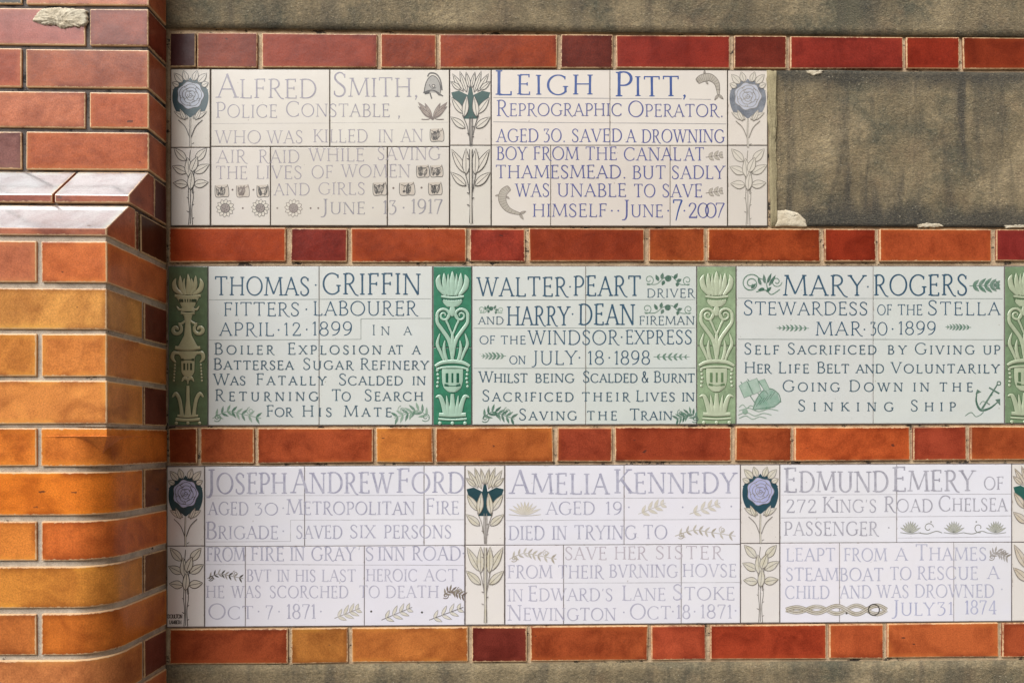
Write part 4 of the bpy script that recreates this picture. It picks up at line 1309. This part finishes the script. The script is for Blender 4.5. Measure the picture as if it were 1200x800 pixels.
        for u in (19.5, 23, 26.5): one(m, [(u, 112), (u, 120)], 1.6, 0.001, 0.0031, D)
        one(m, [(15.5, 108), (30.5, 108)], 1.2, 0.0008, 0.003, D)
        both(m, [(14, 101), (7, 100), (5, 106), (9, 111)], [2, 4.6, 4.4, 1.5])
        m.build('relief_urn', o)
        m = MB()
        for k in range(6):
            for u in (8 - k * 0.25, 38 + k * 0.25): bead(m, *T(u, 114 + k * 3.6), 1.3, G, D)
        m.build('relief_beads', o)
        m = MB()
        both(m, [(16, 133), (19, 129), (23, 131)], [1, 4, 3]); one(m, [(23, 129), (23, 136)], [4, 1]); one(m, [(23, 138), (23, 155), (23, 172)], [3.6, 4.4, 8])
        both(m, [(5, 151), (9, 147), (13, 153), (15, 163), (16, 172)], [1.5, 4.4, 4.4, 4, 5])
        one(m, [(11, 172.5), (23, 173.5), (35, 172.5)], 3); one(m, [(9, 176.5), (23, 177.5), (37, 176.5)], 3.6)
        m.build('relief_foot', o)
        m = MB()
        for u in (9.5, 23, 36.5): bead(m, *T(u, 181), 2.0, G, D)
        m.build('relief_beads', o)
    return o

# ------------------------------------------------------------------ colours of the paints
CREAM, LIL, PALE = (219, 212, 200), (236, 235, 243), (212, 217, 212)
K_LINE = ink((36, 33, 33), 0.15, CREAM); K_PALE = ink((128, 122, 112), 0.3, CREAM); K_SEPIA = ink((112, 100, 82), 0.3, CREAM); K_BROWN = ink((86, 66, 60), 0.3, CREAM)
K_LEAF = ink((216, 209, 195), 0.2, CREAM, 0.92); K_LEAFK = ink((200, 194, 174), 0.3, CREAM); K_FAINT = ink((196, 188, 170), 0.4, CREAM)
TEAL = ink((24, 62, 70), 0.12, (90, 130, 140)); GREYBLUE = ink((98, 104, 114), 0.45, (176, 180, 186))
PET_PALE = ink((178, 188, 204), 0.4, (216, 216, 220)); PET_LIL = ink((188, 190, 222), 0.25, (200, 200, 222)); PET_DIM = ink((186, 190, 202), 0.4, (205, 206, 212))

# ------------------------------------------------------------------ top row
rose_strip(1, 200, 246.3, 173, CREAM, 'rose tile strip with pale blue bloom on dark teal, top row against the pier', K_LINE, K_LEAF, TEAL, PET_PALE, lw=0.85)
P1 = plaque(1, 247, 526.8, 'cream tile plaque with faint grey lettering, a helmet, square flowers and three rosettes')
tiles(P1, 1, 247, 526.8, 172, [386.5], [317, 454], CREAM, 0.55)
I1, I1b = ink((122, 118, 138), 0.35, CREAM), ink((134, 128, 144), 0.4, CREAM)
S1 = dict(tk=0.09, tn=0.05)
inscription(P1, [('Alfred', 254, 371, 115, 28, 22), ('Smith,', 390, 491, 113.5, 28, 22)], I1, **S1)
inscription(P1, [('Police', 253, 325, 138, 18, 15), ('Constable ,', 335, 470, 137, 18, 15)], I1, **S1)
inscription(P1, [('WHO', 252, 306, 168, 15, 15), ('WAS', 313, 355, 168, 15, 15), ('KILLED', 367, 431, 167, 15, 15), ('IN', 443, 461, 167, 15, 15), ('AN', 470, 496, 166.5, 15, 15)], I1b, **S1)
inscription(P1, [('AIR', 254, 289, 191, 15, 15), ('RAID', 303, 351, 191, 15, 15), ('WHILE', 362, 427, 189, 15, 15), ('SAVING', 442, 516, 187.5, 15, 15)], I1b, **S1)
inscription(P1, [('THE', 253, 290, 210, 15, 15), ('LIVES', 300, 354, 209.5, 15, 15), ('OF', 365, 390, 209, 15, 15), ('WOMEN', 400, 481, 208, 15, 15)], I1b, **S1)
inscription(P1, [('AND', 321, 363, 229, 14, 14), ('GIRLS', 373, 428, 228, 14, 14)], I1b, **S1)
inscription(P1, [('June', 377, 428, 251, 18, 14), ('*', 437, 243.5), ('13', 449, 465, 251, 16, 16), ('*', 473, 243.5), ('1917', 482, 519, 250.5, 17, 17)], ink((132, 130, 140), 0.35, CREAM))
rule(P1, [[(249, 145), (386, 144.5)], [(388, 144), (525, 143.5)]], ink((170, 164, 160), 0.5, CREAM), 0.6)
# police helmet
P = Painter(0.0002)
hm = [(497, 108), (499, 98), (503, 91), (508, 89), (513, 93), (516, 101), (516, 109)]
P.poly(spline(hm, 4), ink((150, 148, 142), 0.3, CREAM)); P.curve(hm, 1.1, K_LINE, 4)
P.curve([(501, 90), (504, 86), (511, 87), (516, 94), (518, 106)], 1.6, K_LINE, 4); P.curve([(496, 109), (505, 106), (512, 108), (519, 113)], 1.5, K_LINE, 4)
P.poly([(497, 109), (504, 107), (503, 110), (498, 111)], K_LINE); P.poly([(510, 108), (520, 113), (514, 112)], K_LINE)
P.curve([(504, 109), (505, 113), (506, 116)], 1.4, K_LINE, 3); P.curve([(503, 99), (506, 104), (511, 103)], 0.8, K_LINE, 3); P.disc(508, 101, 2.4, K_LINE, 6); P.disc(508, 101, 1.2, K_LEAF, 6)
P.build('painted_helmet', P1)
P = Painter(0.0002)
for sg in (-1, 1):
    for (dx, dy, w) in ((-17, -18, 5), (-14, -9, 5), (-9, -17, 4), (-17, -13, 4)):
        P.leaf(507 + sg * 1, 138, 507 - sg * dx, 138 + dy, w, ink((150, 132, 118), 0.3, CREAM), K_BROWN, 0.9)
    P.curve([(507, 137), (507 + sg * 5, 140), (507 + sg * 13, 140)], 1.0, K_BROWN, 3)
P.disc(507, 139, 2, K_BROWN, 8)
P.build('painted_leaf', P1)
GB = ink((196, 184, 168), 0.4, CREAM)
for i, q in enumerate(((504, 150, 520, 166), (488, 193, 503, 208), (504, 193, 519, 207.5), (252, 216, 268, 231), (277, 216, 292, 231), (301, 216, 315, 231), (437, 213, 453, 229), (468, 213, 486, 229), (502, 213, 518, 228.5))):
    block_flower(P1, *q, K_LINE if i != 4 else K_BROWN, GB, i + 3)
inscription(P1, [('*', x, 222.5, 1.2) for x in (272.5, 297)] + [('*', 461, 220.5, 1.3), ('*', 494, 220, 1.3)] + [('*', x, 244, 1.2) for x in (284.5, 325, 364, 373)], K_BROWN)
for x, r in ((264, 10.8), (305, 10.5), (344, 10.6)): rosette(P1, x, 244, r, K_LINE if x < 340 else K_BROWN, K_LEAF, ink((140, 128, 122), 0.2, CREAM))

lily_strip(1, 527.2, 575.6, 170.5, CREAM, 'spear-leaf tile strip with teal heart, in the top row beside the blue lettering', K_LINE, K_LEAF, ink((30, 74, 68), 0.12, (90, 130, 120)), lw=0.85)
P2 = plaque(1, 576, 852.5, 'cream tile plaque with bold blue lettering and small grey fish at two corners')
tiles(P2, 1, 576, 852.5, 170.5, [715], [645.5, 785.5], (224, 216, 205), 0.3, 0.015)
B1, B2 = ink((34, 72, 142), 0.2, (120, 140, 190)), ink((74, 82, 142), 0.25, (140, 140, 180))
inscription(P2, [('Leigh', 580, 695, 111, 28.5, 23), ('Pitt,', 721, 806, 113, 28.5, 23)], B1, tk=0.125, tn=0.06)
inscription(P2, [('Reprographic', 582, 729, 136, 18.5, 14.5), ('Operator.', 736, 848, 137, 18.5, 14.5)], B2, tk=0.10)
for y, q in ((166.5, (('AGED', 582, 631), ('3O.', 637, 663), ('SAVED', 670, 729), ('A', 734, 745), ('DROWNING', 752, 849))),
             (187.5, (('BOY', 582, 617), ('FROM', 625, 678), ('THE', 686, 723), ('CANAL', 731, 798), ('AT', 802, 825))),
             (209, (('THAMESMEAD.', 581, 734), ('BUT', 741, 780), ('SADLY', 787, 849))),
             (230.5, (('WAS', 604, 644), ('UNABLE', 653, 734), ('TO', 743, 768), ('SAVE', 776, 823)))):
    inscription(P2, [(t, a, b, y + (0.7 if a > 715 else 0), 15.2, 15.2) for t, a, b in q], B2, tk=0.105)
inscription(P2, [('HIMSELF', 624, 711, 254, 15, 15), ('*', 717, 247), ('*', 724.5, 247), ('June', 730, 777, 254.5, 20, 14.5), ('*', 783, 247), ('*', 802, 247), ('2', 806.5, 817.5, 255, 17, 17), ('0', 817, 833, 255, 17, 17), ('0', 826, 841, 255, 17, 17), ('7', 838, 849.5, 255, 17, 17)], B2, tk=0.105)
inscription(P2, [('7', 788, 800, 258, 24, 24)], B1, tk=0.09)
rule(P2, [[(578, 114.5), (799, 116)], [(808, 116.5), (833, 116.8)], [(578, 143), (851, 145.5)]], ink((120, 118, 128), 0.3, CREAM), 0.7)
FG, FL = ink((176, 168, 154), 0.3, CREAM), ink((92, 84, 78), 0.25, CREAM)
fish(P2, [(817, 96), (823, 92), (832, 91), (840, 98), (842, 112)], 9.5, FL, FG)
fish(P2, [(597, 220), (590, 226), (589, 236), (596, 246), (610, 251)], 9.5, ink((104, 92, 84), 0.3, CREAM), FG)
for y in (182.5, 224.5): sprig(P2, 827, y + 2, 847, y - 1, 3, 7, FL, FG, 3.4)
rose_strip(1, 853, 899.6, 170.5, (224, 216, 205), 'rose tile strip with washed-out grey blue bloom, next to the bare cement', K_PALE, K_LEAF, GREYBLUE, PET_DIM, lw=0.8)

# ------------------------------------------------------------------ middle row
GK = ink((62, 112, 88), 0.3, PALE); GD = ink((40, 92, 72), 0.2, PALE); GS = ink((118, 152, 128), 0.35, PALE)
torch_strip(197, 243.5, None, (86, 108, 78), (172, 170, 134), (54, 74, 52), 'olive green moulded strip with flaming torch over an urn, against the pier', 1)
P3 = plaque(2, 244, 506.8, 'pale green tile plaque with dark blue lettering, boxed date line and two reclining leaf sprays')
tiles(P3, 2, 244, 506.8, None, [374], [], PALE, 0.35, 0.012)
N1, N2 = ink((34, 74, 102), 0.25, (110, 145, 155)), ink((50, 78, 98), 0.3, (130, 158, 160))
MONO = dict(tk=0.094, tn=0.068, sf=0.13)
inscription(P3, [('THOMAS', 252, 363, 346, 21.5, 21.5), ('*', 370, 334), ('GRIFFIN', 378, 493, 345, 24.5, 24.5)], N1, **MONO)
inscription(P3, [('FITTERS', 262, 351, 370, 15.5, 15.5), ('*', 359, 362.5), ('LABOURER', 367, 489, 369.5, 16.5, 16.5)], N1, **MONO)
inscription(P3, [('APRIL', 257, 321, 393.5, 15.5, 15.5), ('*', 326.5, 386.5), ('12', 333, 353, 393, 15, 15), ('*', 359.5, 386), ('1899', 366, 413, 393, 16, 16)], N1, **MONO)
inscription(P3, [('In', 436, 457, 392.5, 12, 10), ('A', 473, 484, 392.5, 10, 10)], N2, **MONO)
for y, q in ((415, (('Boiler', 251, 321), ('Explosion', 337, 447), ('At', 455, 472), ('A', 483, 495))), (433, (('Battersea', 250, 344), ('Sugar', 355, 414), ('Refinery', 422, 502))),
             (451, (('Was', 250, 288), ('Fatally', 300, 382), ('Scalded', 397, 472), ('in', 483, 499))), (469.5, (('Returning', 252, 373), ('To', 389, 411), ('Search', 427, 496))), (488, (('For', 312, 343), ('His', 354, 389), ('Mate', 403, 459)))):
    inscription(P3, [(t.lower() if t == 'A' else t if t != 'At' else 'at', a, b, y, 13.2, 10.2) for t, a, b in q], N2, tk=0.12, tn=0.085)
RL = ink((118, 128, 124), 0.35, PALE)
rule(P3, [[(245, 351.2), (505, 350)], [(423, 373.5), (505, 373)], [(423, 373.5), (423, 397.5)], [(245, 398.5), (423, 397.5)]], RL, 0.8)
foliage(P3, 249, 306, 475, 495, GS, GK); foliage(P3, 462, 503, 473, 495, GS, GK, True)

torch_strip(507.6, 552.8, 407, (54, 128, 98), (166, 196, 176), (28, 92, 70), 'bright emerald moulded strip with flame, scrolls and urn')
P4 = plaque(2, 553.4, 816.4, 'pale green tile plaque with dark blue lettering and little green scrolls beside small end words')
tiles(P4, 2, 553.4, 816.4, None, [686.5], [], PALE, 0.3, 0.012)
inscription(P4, [('WALTER', 559, 665, 347, 22, 22), ('*', 668, 336), ('PEART', 672, 751, 346.5, 23, 23)], N1, **MONO)
inscription(P4, [('DRIVER', 758, 814, 348.5, 10, 10)], N2, **MONO)
inscription(P4, [('AND', 560.5, 590, 380, 9, 9)], N2, **MONO)
inscription(P4, [('HARRY', 594, 667, 381, 22, 22), ('*', 671, 368), ('DEAN', 678, 744, 380.5, 24, 24)], N1, **MONO)
inscription(P4, [('FIREMAN', 749, 814, 380.5, 10, 10)], N2, **MONO)
inscription(P4, [('OF', 562, 580, 403, 9.5, 9.5), ('THE', 587, 616, 403, 9.5, 9.5), ('WINDSOR', 619, 725, 403.5, 16.5, 16.5), ('*', 728.5, 395), ('EXPRESS', 733, 811, 403, 16, 16)], N1, **MONO)
inscription(P4, [('ON', 597, 616, 426.5, 9.5, 9.5), ('JULY', 624, 676, 427, 16, 16), ('*', 679, 419), ('18', 689, 708, 427, 16, 16), ('*', 714, 419), ('1898', 720, 762, 427, 16, 16)], N1, **MONO)
for y, q in ((448, (('Whilst', 561, 618), ('being', 627, 673), ('Scalded', 683, 747), ('&', 752, 760), ('Burnt', 766, 814))), (470, (('Sacrificed', 565, 672), ('their', 682, 738), ('Lives', 745, 791), ('in', 799, 814))), (492, (('Saving', 608, 676), ('the', 688, 723), ('Train', 738, 788)))):
    inscription(P4, [(t, a, b, y, 13, 10.2) for t, a, b in q], N2, tk=0.12, tn=0.085)
rule(P4, [[(555, 351.5), (815, 351)], [(555, 384.5), (815, 384)], [(555, 431.5), (815, 431)]], RL, 0.8)
scrolls(P4, 755, 811, 327, 15, GK, GD); scrolls(P4, 752, 813, 361, 14, GK, GD); scrolls(P4, 561, 590, 362, 10, GS, GD)
sprig(P4, 593, 417, 564, 417, 6, 6, GK); sprig(P4, 766, 418, 808, 418, 6, 6, GK)
foliage(P4, 565, 603, 475, 496, GK, GD); foliage(P4, 792, 817, 478, 496, GK, GD, True)

torch_strip(816.8, 862.6, 405, (148, 170, 134), (184, 194, 166), (104, 130, 94), 'light sage moulded strip with flame, scrolls and urn, between two lettered plaques')
P5 = plaque(2, 863.2, 1177, 'pale green tile plaque with dark blue lettering, a sinking ship and an anchor')
tiles(P5, 2, 863.2, 1177, None, [1023.5], [], (216, 220, 216), 0.3, 0.012)
inscription(P5, [('MARY', 918, 1014, 346.5, 24, 24), ('*', 1017, 336), ('ROGERS', 1024, 1134, 346, 24, 24)], N1, **MONO)
inscription(P5, [('Stewardess', 871, 1017, 369, 17, 15), ('OF', 1028, 1045, 369, 12, 12), ('THE', 1052, 1081, 369, 12, 12), ('Stella', 1087, 1172, 369, 17, 15)], N1, **MONO)
inscription(P5, [('MAR', 956, 1010, 393, 16, 16), ('*', 1013, 386), ('3O', 1020, 1040, 392.5, 15, 15), ('*', 1046, 385.5), ('1899', 1053, 1097, 392, 15.5, 15.5)], N1, **MONO)
for y, q in ((415, (('Self', 872, 913), ('Sacrificed', 923, 1027), ('by', 1040, 1062), ('Giving', 1072, 1142), ('up', 1152, 1172))), (437, (('Her', 872, 904), ('Life', 912, 948), ('Belt', 957, 995), ('and', 1003, 1036), ('Voluntarily', 1044, 1171))),
             (458.5, (('Going', 917, 984), ('Down', 995, 1058), ('in', 1070, 1089), ('the', 1101, 1140))), (481.5, (('Sinking', 935, 1047), ('Ship', 1067, 1120)))):
    inscription(P5, [(t, a, b, y, 13, 10.2) for t, a, b in q], N2, tk=0.12, tn=0.085)
rule(P5, [[(865, 349.5), (1175, 350)], [(865, 397.5), (1175, 398)]], RL, 0.8)
P = Painter(0.0002)                                   # curling ornament before the name
P.spiral(880, 332, 2, 11.5, 0.4, 1.9, 1.3, GK); P.spiral(910, 330, 1.5, 6.5, 2.6, -1.4, 1.0, GK)
P.curve([(886, 342), (897, 340), (904, 345), (914, 339)], 1.2, GK); P.curve([(890, 326), (897, 330), (900, 342)], 1.1, GK)
for a in ((892, 334, 888, 326), (896, 332, 895, 321), (899, 332, 904, 320), (901, 335, 909, 322), (896, 338, 888, 340), (880, 338, 886, 332), (898, 342, 904, 336)): P.leaf(*a, 3.6, GD, None)
P.build('painted_scroll', P5)
sprig(P5, 1136, 335, 1172, 334, 5, 11, GK, None, 4.2, 0.8, 'painted_fern'); 
P = Painter(0.0006); P.ring(1166, 334, 4.5, 1.0, GK); P.disc(1166, 334, 2.0, GD, 8); P.build('painted_fern', P5)
sprig(P5, 948, 384.5, 910, 384, 7, 5.2, GK); sprig(P5, 1138, 383.5, 1108, 383, 7, 5.2, GK)
P = Painter(0.0002)                                   # the foundering ship
P.poly([(884, 470), (890, 461), (901, 455), (911, 460), (914, 470), (908, 477), (893, 480), (882, 479)], ink((118, 160, 138), 0.4, PALE))
P.curve([(882, 480), (890, 462), (901, 455), (912, 461), (915, 471)], 1.2, GK); P.curve([(883, 480), (896, 478), (907, 476), (915, 470)], 1.0, GK)
for a, b_ in (((868, 447), (886, 474)), ((876, 444), (893, 467)), ((886, 443), (900, 462))): P.stroke([a, b_], 1.1, GK)
for q in ([(866, 452), (875, 446), (882, 462), (872, 466)], [(876, 447), (887, 443), (892, 458), (883, 462)], [(889, 446), (896, 444), (902, 456), (896, 458)]): P.poly(q, ink((150, 180, 160), 0.4, PALE)); P.stroke(q, 0.7, GK, True)
for k in range(5): P.curve([(886 + 4 * k, 476 - 2.2 * k), (892 + 4 * k, 468 - 2.2 * k)], 0.6, GD, 2)
for y, a, b_ in ((481, 866, 912), (486, 865, 904), (490, 866, 898), (477, 866, 884)):
    P.curve([(a, y), (a + (b_ - a) * 0.25, y - 3), (a + (b_ - a) * 0.5, y + 1), (a + (b_ - a) * 0.75, y - 2), (b_, y)], 0.9, GS)
P.disc(873, 482, 3.4, GS, 8)
P.build('painted_ship', P5)
P = Painter(0.0002)                                   # anchor
P.stroke([(1169, 450), (1150, 480)], [1.6, 2.4], GD); P.stroke([(1159, 454), (1171, 461)], 1.8, GD); P.ring(1170.5, 449, 2.2, 1.2, GD, 12)
P.curve([(1145, 459), (1144, 470), (1149, 480), (1160, 478), (1170, 470)], [1.2, 3.0, 1.2], GD); P.poly([(1143, 462), (1150, 459), (1145, 456)], GD); P.poly([(1166, 468), (1172, 475), (1172, 467)], GD)
P.curve([(1163, 462), (1156, 470), (1160, 474), (1152, 470), (1148, 474)], 0.8, GK); P.curve([(1131, 487), (1138, 483), (1144, 488), (1152, 483), (1150, 478)], 0.9, GK)
P.build('painted_anchor', P5)
torch_strip(1177.8, 1223.6, 405, (122, 146, 112), (174, 185, 156), (84, 110, 78), 'grey green moulded strip with flame and urn, cut off at the right edge')

# ------------------------------------------------------------------ bottom row
L_LEAF = ink((214, 208, 190), 0.3, LIL)
rose_strip(3, 195.5, 239.6, 639.5, (232, 227, 222), 'rose tile strip with lilac bloom, tiny signature at its foot, lowest beside the pier', K_LINE, K_LEAF, TEAL, PET_LIL, True, 0.8)
P6 = plaque(3, 240, 544.6, 'white tile plaque with pale lilac lettering, three sprigs after its date, near the pier')
tiles(P6, 3, 240, 544.6, 639.5, [357, 497], [287.5, 427], LIL, 0.3, 0.02)
V1, V2 = ink((148, 148, 172), 0.45, LIL), ink((162, 160, 182), 0.45, LIL)
W3 = dict(tk=0.115, tn=0.062)
inscription(P6, [('Joseph', 243, 336, 578, 28, 24), ('Andrew', 342, 460, 577.5, 28, 24), ('Ford', 465, 544, 577, 28, 24)], V1, **W3)
inscription(P6, [('AGED', 244, 291, 603, 15, 15), ('3O', 298, 326, 603, 14, 14), ('*', 332, 595), ('Metropolitan', 336, 486, 602.5, 18, 15), ('Fire', 499, 538, 602, 18, 15)], V1, **W3)
inscription(P6, [('Brigade', 241, 326, 631, 20, 15), ('*', 332, 622), ('SAVED', 347, 401, 630.5, 15, 15), ('SIX', 410, 440, 630, 15, 15), ('PERSONS', 450, 529, 630, 15, 15)], V1, **W3)
inscription(P6, [('FROM', 242, 287, 657, 16, 16), ('FIRE', 294, 333, 656.5, 16, 16), ('IN', 340, 357, 656.5, 16, 16), ('GRAY', 365, 416, 656.5, 16, 16), ("'", 419, 424, 656.5, 16, 16), ('S', 428, 438, 656.5, 16, 16), ('INN', 443, 475, 656, 16, 16), ('ROAD', 483, 540, 656, 16, 16), ('*', 543, 648, 1.0)], V1, **W3)
inscription(P6, [('BVT', 289, 318, 681, 14, 14), ('IN', 325, 339, 681, 14, 14), ('HIS', 346, 370, 681, 14, 14), ('LAST', 377, 417, 681, 14, 14), ('HEROIC', 429, 489, 680.5, 14, 14), ('ACT', 497, 536, 680.5, 14, 14)], V2, **W3)
inscription(P6, [('HE', 241.5, 263, 700, 14, 14), ('WAS', 271, 306, 700, 14, 14), ('SCORCHED', 316, 408, 700, 14, 14), ('TO', 421, 445, 700, 14, 14), ('DEATH', 452, 514, 700, 14, 14)], V2, **W3)
inscription(P6, [('Oct', 244, 297, 725, 18, 15), ('*', 303, 716), ('7', 311, 320, 725, 16, 16), ('*', 327, 716), ('1871', 336, 370, 724.5, 17, 17), ('*', 376, 716)], V2, **W3)
RV = ink((168, 166, 172), 0.45, LIL)
rule(P6, [[(241, 580.5), (544, 580)], [(340.5, 609), (544, 608.5)], [(340.5, 609), (340.5, 634)], [(241, 634.5), (340.5, 634)], [(241, 661), (287, 661)], [(288, 661), (544, 662)]], RV, 0.75)
K_SG = ink((134, 126, 112), 0.4, LIL)
foliage(P6, 243, 285, 667, 681, K_SG, K_LINE)
for (a, b_, c, d, mt) in ((392, 724, 422, 712, K_SG), (447, 726, 483, 711, ink((96, 90, 80), 0.3, LIL)), (503, 726, 543, 711, ink((84, 78, 70), 0.3, LIL))): sprig(P6, a, b_, c, d, 4, 11, mt, L_LEAF, 3.6, 0.8)
inscription(P6, [('*', 435, 716, 1.3), ('*', 494.5, 717, 1.3)], K_LINE)
foliage(P6, 520, 544, 686, 702, K_SEPIA, K_BROWN, False, True)

lily_strip(3, 545.2, 591.4, 638.5, (232, 227, 222), 'spear-leaf tile strip with olive leaves and dark teal heart, in the bottom row', ink((96, 84, 62), 0.3, LIL), ink((206, 198, 172), 0.35, LIL), TEAL, 0.8)
P7 = plaque(3, 592, 867.6, 'white tile plaque with pale lilac lettering and faint cream leaf sprays, bottom row middle')
tiles(P7, 3, 592, 867.6, 638, [731.5], [660.5, 798.5], LIL, 0.3, 0.02)
inscription(P7, [('Amelia', 598, 713, 578.5, 28, 24), ('Kennedy', 720, 862, 577.5, 28, 24)], V1, **W3)
inscription(P7, [('AGED', 640, 697, 602.5, 15, 15), ('19', 710, 729, 602.5, 15, 15), ('*', 737, 594), ('*', 800, 594), ('*', 857, 593)], V1, **W3)
inscription(P7, [('DIED', 596, 638, 632, 16, 16), ('IN', 647, 664, 632, 16, 16), ('TRYING', 673, 746, 631.5, 16, 16), ('TO', 754, 782, 631, 16, 16)], V1, **W3)
inscription(P7, [('SAVE', 662, 711, 655.5, 15, 15), ('HER', 720, 758, 655, 15, 15), ('SISTER', 768, 847, 654.5, 15, 15)], ink((176, 166, 176), 0.4, LIL), **W3)
inscription(P7, [('FROM', 595, 647, 677, 15, 15), ('THEIR', 654, 707, 677, 15, 15), ('BVRNING', 714, 794, 676, 15, 15), ('HOVSE', 800, 863, 675.5, 15, 15)], V2, **W3)
inscription(P7, [('IN', 595, 613, 704, 14, 14), ("Edward's", 619, 718, 703.5, 17.5, 14.5), ('Lane', 729, 780, 703, 17.5, 14.5), ('Stoke', 788, 861, 702.5, 18, 15)], V2, **W3)
inscription(P7, [('Newington', 595, 722, 726.5, 18, 14.5), ('*', 731, 717), ('Oct', 738, 786, 725, 18, 15), ('*', 788.5, 716), ('18', 793, 809, 724.5, 16, 16), ('*', 814, 716), ('1871', 821, 858, 724, 16, 16), ('*', 862, 715)], V2, **W3)
rule(P7, [[(593, 583.5), (867, 583)], [(593, 609.5), (867, 608)], [(593, 683), (867, 682)]], RV, 0.75)
FT, FTF = ink((178, 170, 150), 0.4, LIL), ink((208, 200, 180), 0.4, LIL)
tuft(P7, 615, 603, 38, 16, 9, FT, FTF)
sprig(P7, 748, 602, 780, 589, 4, 10, FT, FTF, 3.4); sprig(P7, 808, 602, 844, 589, 4, 10, FT, FTF, 3.4)
foliage(P7, 791, 862, 615, 632, FT, ink((160, 150, 128), 0.4, LIL)); foliage(P7, 597, 652, 642, 659, FT, ink((160, 150, 128), 0.4, LIL))

rose_strip(3, 868, 914, 636.5, (232, 227, 222), 'rose tile strip with violet blue bloom on teal and olive leaves, between two pale plaques', ink((100, 90, 72), 0.3, LIL), ink((206, 199, 174), 0.35, LIL), ink((30, 68, 82), 0.12, (90, 130, 140)), ink((170, 174, 214), 0.3, (206, 208, 228)), lw=0.8)
P8 = plaque(3, 914.4, 1185.6, 'white tile plaque with pale grey lettering, three water lilies and a twisted rope ornament')
tiles(P8, 3, 914.4, 1185.6, 635.5, [1051], [984, 1118], LIL, 0.3, 0.02)
U1, U2 = ink((146, 145, 158), 0.45, LIL), ink((164, 166, 190), 0.45, LIL)
inscription(P8, [('Edmund', 919, 1041, 576, 28, 24), ('Emery', 1046, 1142, 575, 28, 24), ('OF', 1153, 1176, 573.5, 15, 15)], U1, **W3)
inscription(P8, [('272', 921, 957, 600, 15, 15), ("King's", 964, 1027, 600, 18, 15), ('Road', 1036, 1093, 599.5, 18, 15), ('Chelsea', 1100, 1180, 598.5, 18, 15)], U1, **W3)
inscription(P8, [('PASSENGER', 919, 1029, 627, 16, 16), ('*', 1041.5, 618)], U1, **W3)
inscription(P8, [('LEAPT', 921, 979, 657, 15, 15), ('FROM', 989, 1039, 657, 15, 15), ('A', 1049, 1064, 656.5, 15, 15), ('Thames', 1073, 1156, 656, 18.5, 15)], U2, **W3)
inscription(P8, [('STEAMBOAT', 921, 1035, 680, 15, 15), ('TO', 1043, 1068, 679, 15, 15), ('RESCUE', 1075, 1146, 678.5, 15, 15), ('A', 1157, 1171, 678, 15, 15)], U2, **W3)
inscription(P8, [('CHILD', 920, 972, 701, 15, 15), ('AND', 984, 1021, 700.5, 15, 15), ('WAS', 1028, 1065, 700, 15, 15), ('DROWNED', 1072, 1165, 699.5, 15, 15), ('*', 1174, 690)], U2, **W3)
inscription(P8, [('July', 1046, 1095, 720.5, 18, 15), ('31', 1098, 1117, 720, 15, 15), ('1874', 1131, 1168, 719, 16, 16)], ink((160, 164, 196), 0.4, LIL), **W3)
rule(P8, [[(915, 579.5), (1185, 578.5)], [(915, 606.5), (1185, 604)], [(1052, 630), (1184, 628.5)]], RV, 0.75)
GO, GOF = ink((104, 108, 90), 0.35, LIL), ink((176, 178, 160), 0.35, LIL)
for x in (1067, 1118, 1167): tuft(P8, x, 624, 24, 14, 9, GO, GOF, 'painted_water_lily')
for x, sg in ((1091, 1), (1144, -1)):
    P = Painter(0.0002)
    P.spiral(x - sg * 3, 618, 2.0, 6, 0.5, sg * 0.9, 0.9, GO); P.curve([(x - 14, 624), (x - 4, 625), (x + 6, 622), (x + 13, 624)], 0.9, GO); P.disc(x, 611, 1.0, GO, 6)
    P.build('painted_scroll', P8)
foliage(P8, 1160, 1181, 641, 657, K_SG, K_SG, False, True)
P = Painter(0.0002)                                   # two ropes wound round each other
for ph in (0, math.pi):
    q = [(921 + 118 * t, 714 + 5.0 * math.sin(2 * math.pi * t * 2.5 + ph) * (0.5 + 0.5 * min(1, t * 1.6))) for t in [i / 60 for i in range(61)]]
    P.stroke(q, 5.0, K_SEPIA if ph else K_SG); P.stroke(q, 3.6, ink((196, 188, 166), 0.4, LIL)); P.stroke(q, 0.8, K_SEPIA)
P.ring(1024, 714, 6.5, 1.4, K_LINE, 18); P.disc(992, 718, 1.4, K_LINE, 6)
P.build('painted_rope', P8)
lily_strip(3, 1186, 1232, 635, (232, 227, 222), 'spear-leaf tile strip cut off at the right edge, with buff leaves and green heart', ink((104, 88, 66), 0.3, LIL), ink((200, 186, 158), 0.35, LIL), ink((34, 92, 84), 0.12, (90, 130, 120)), 0.8)
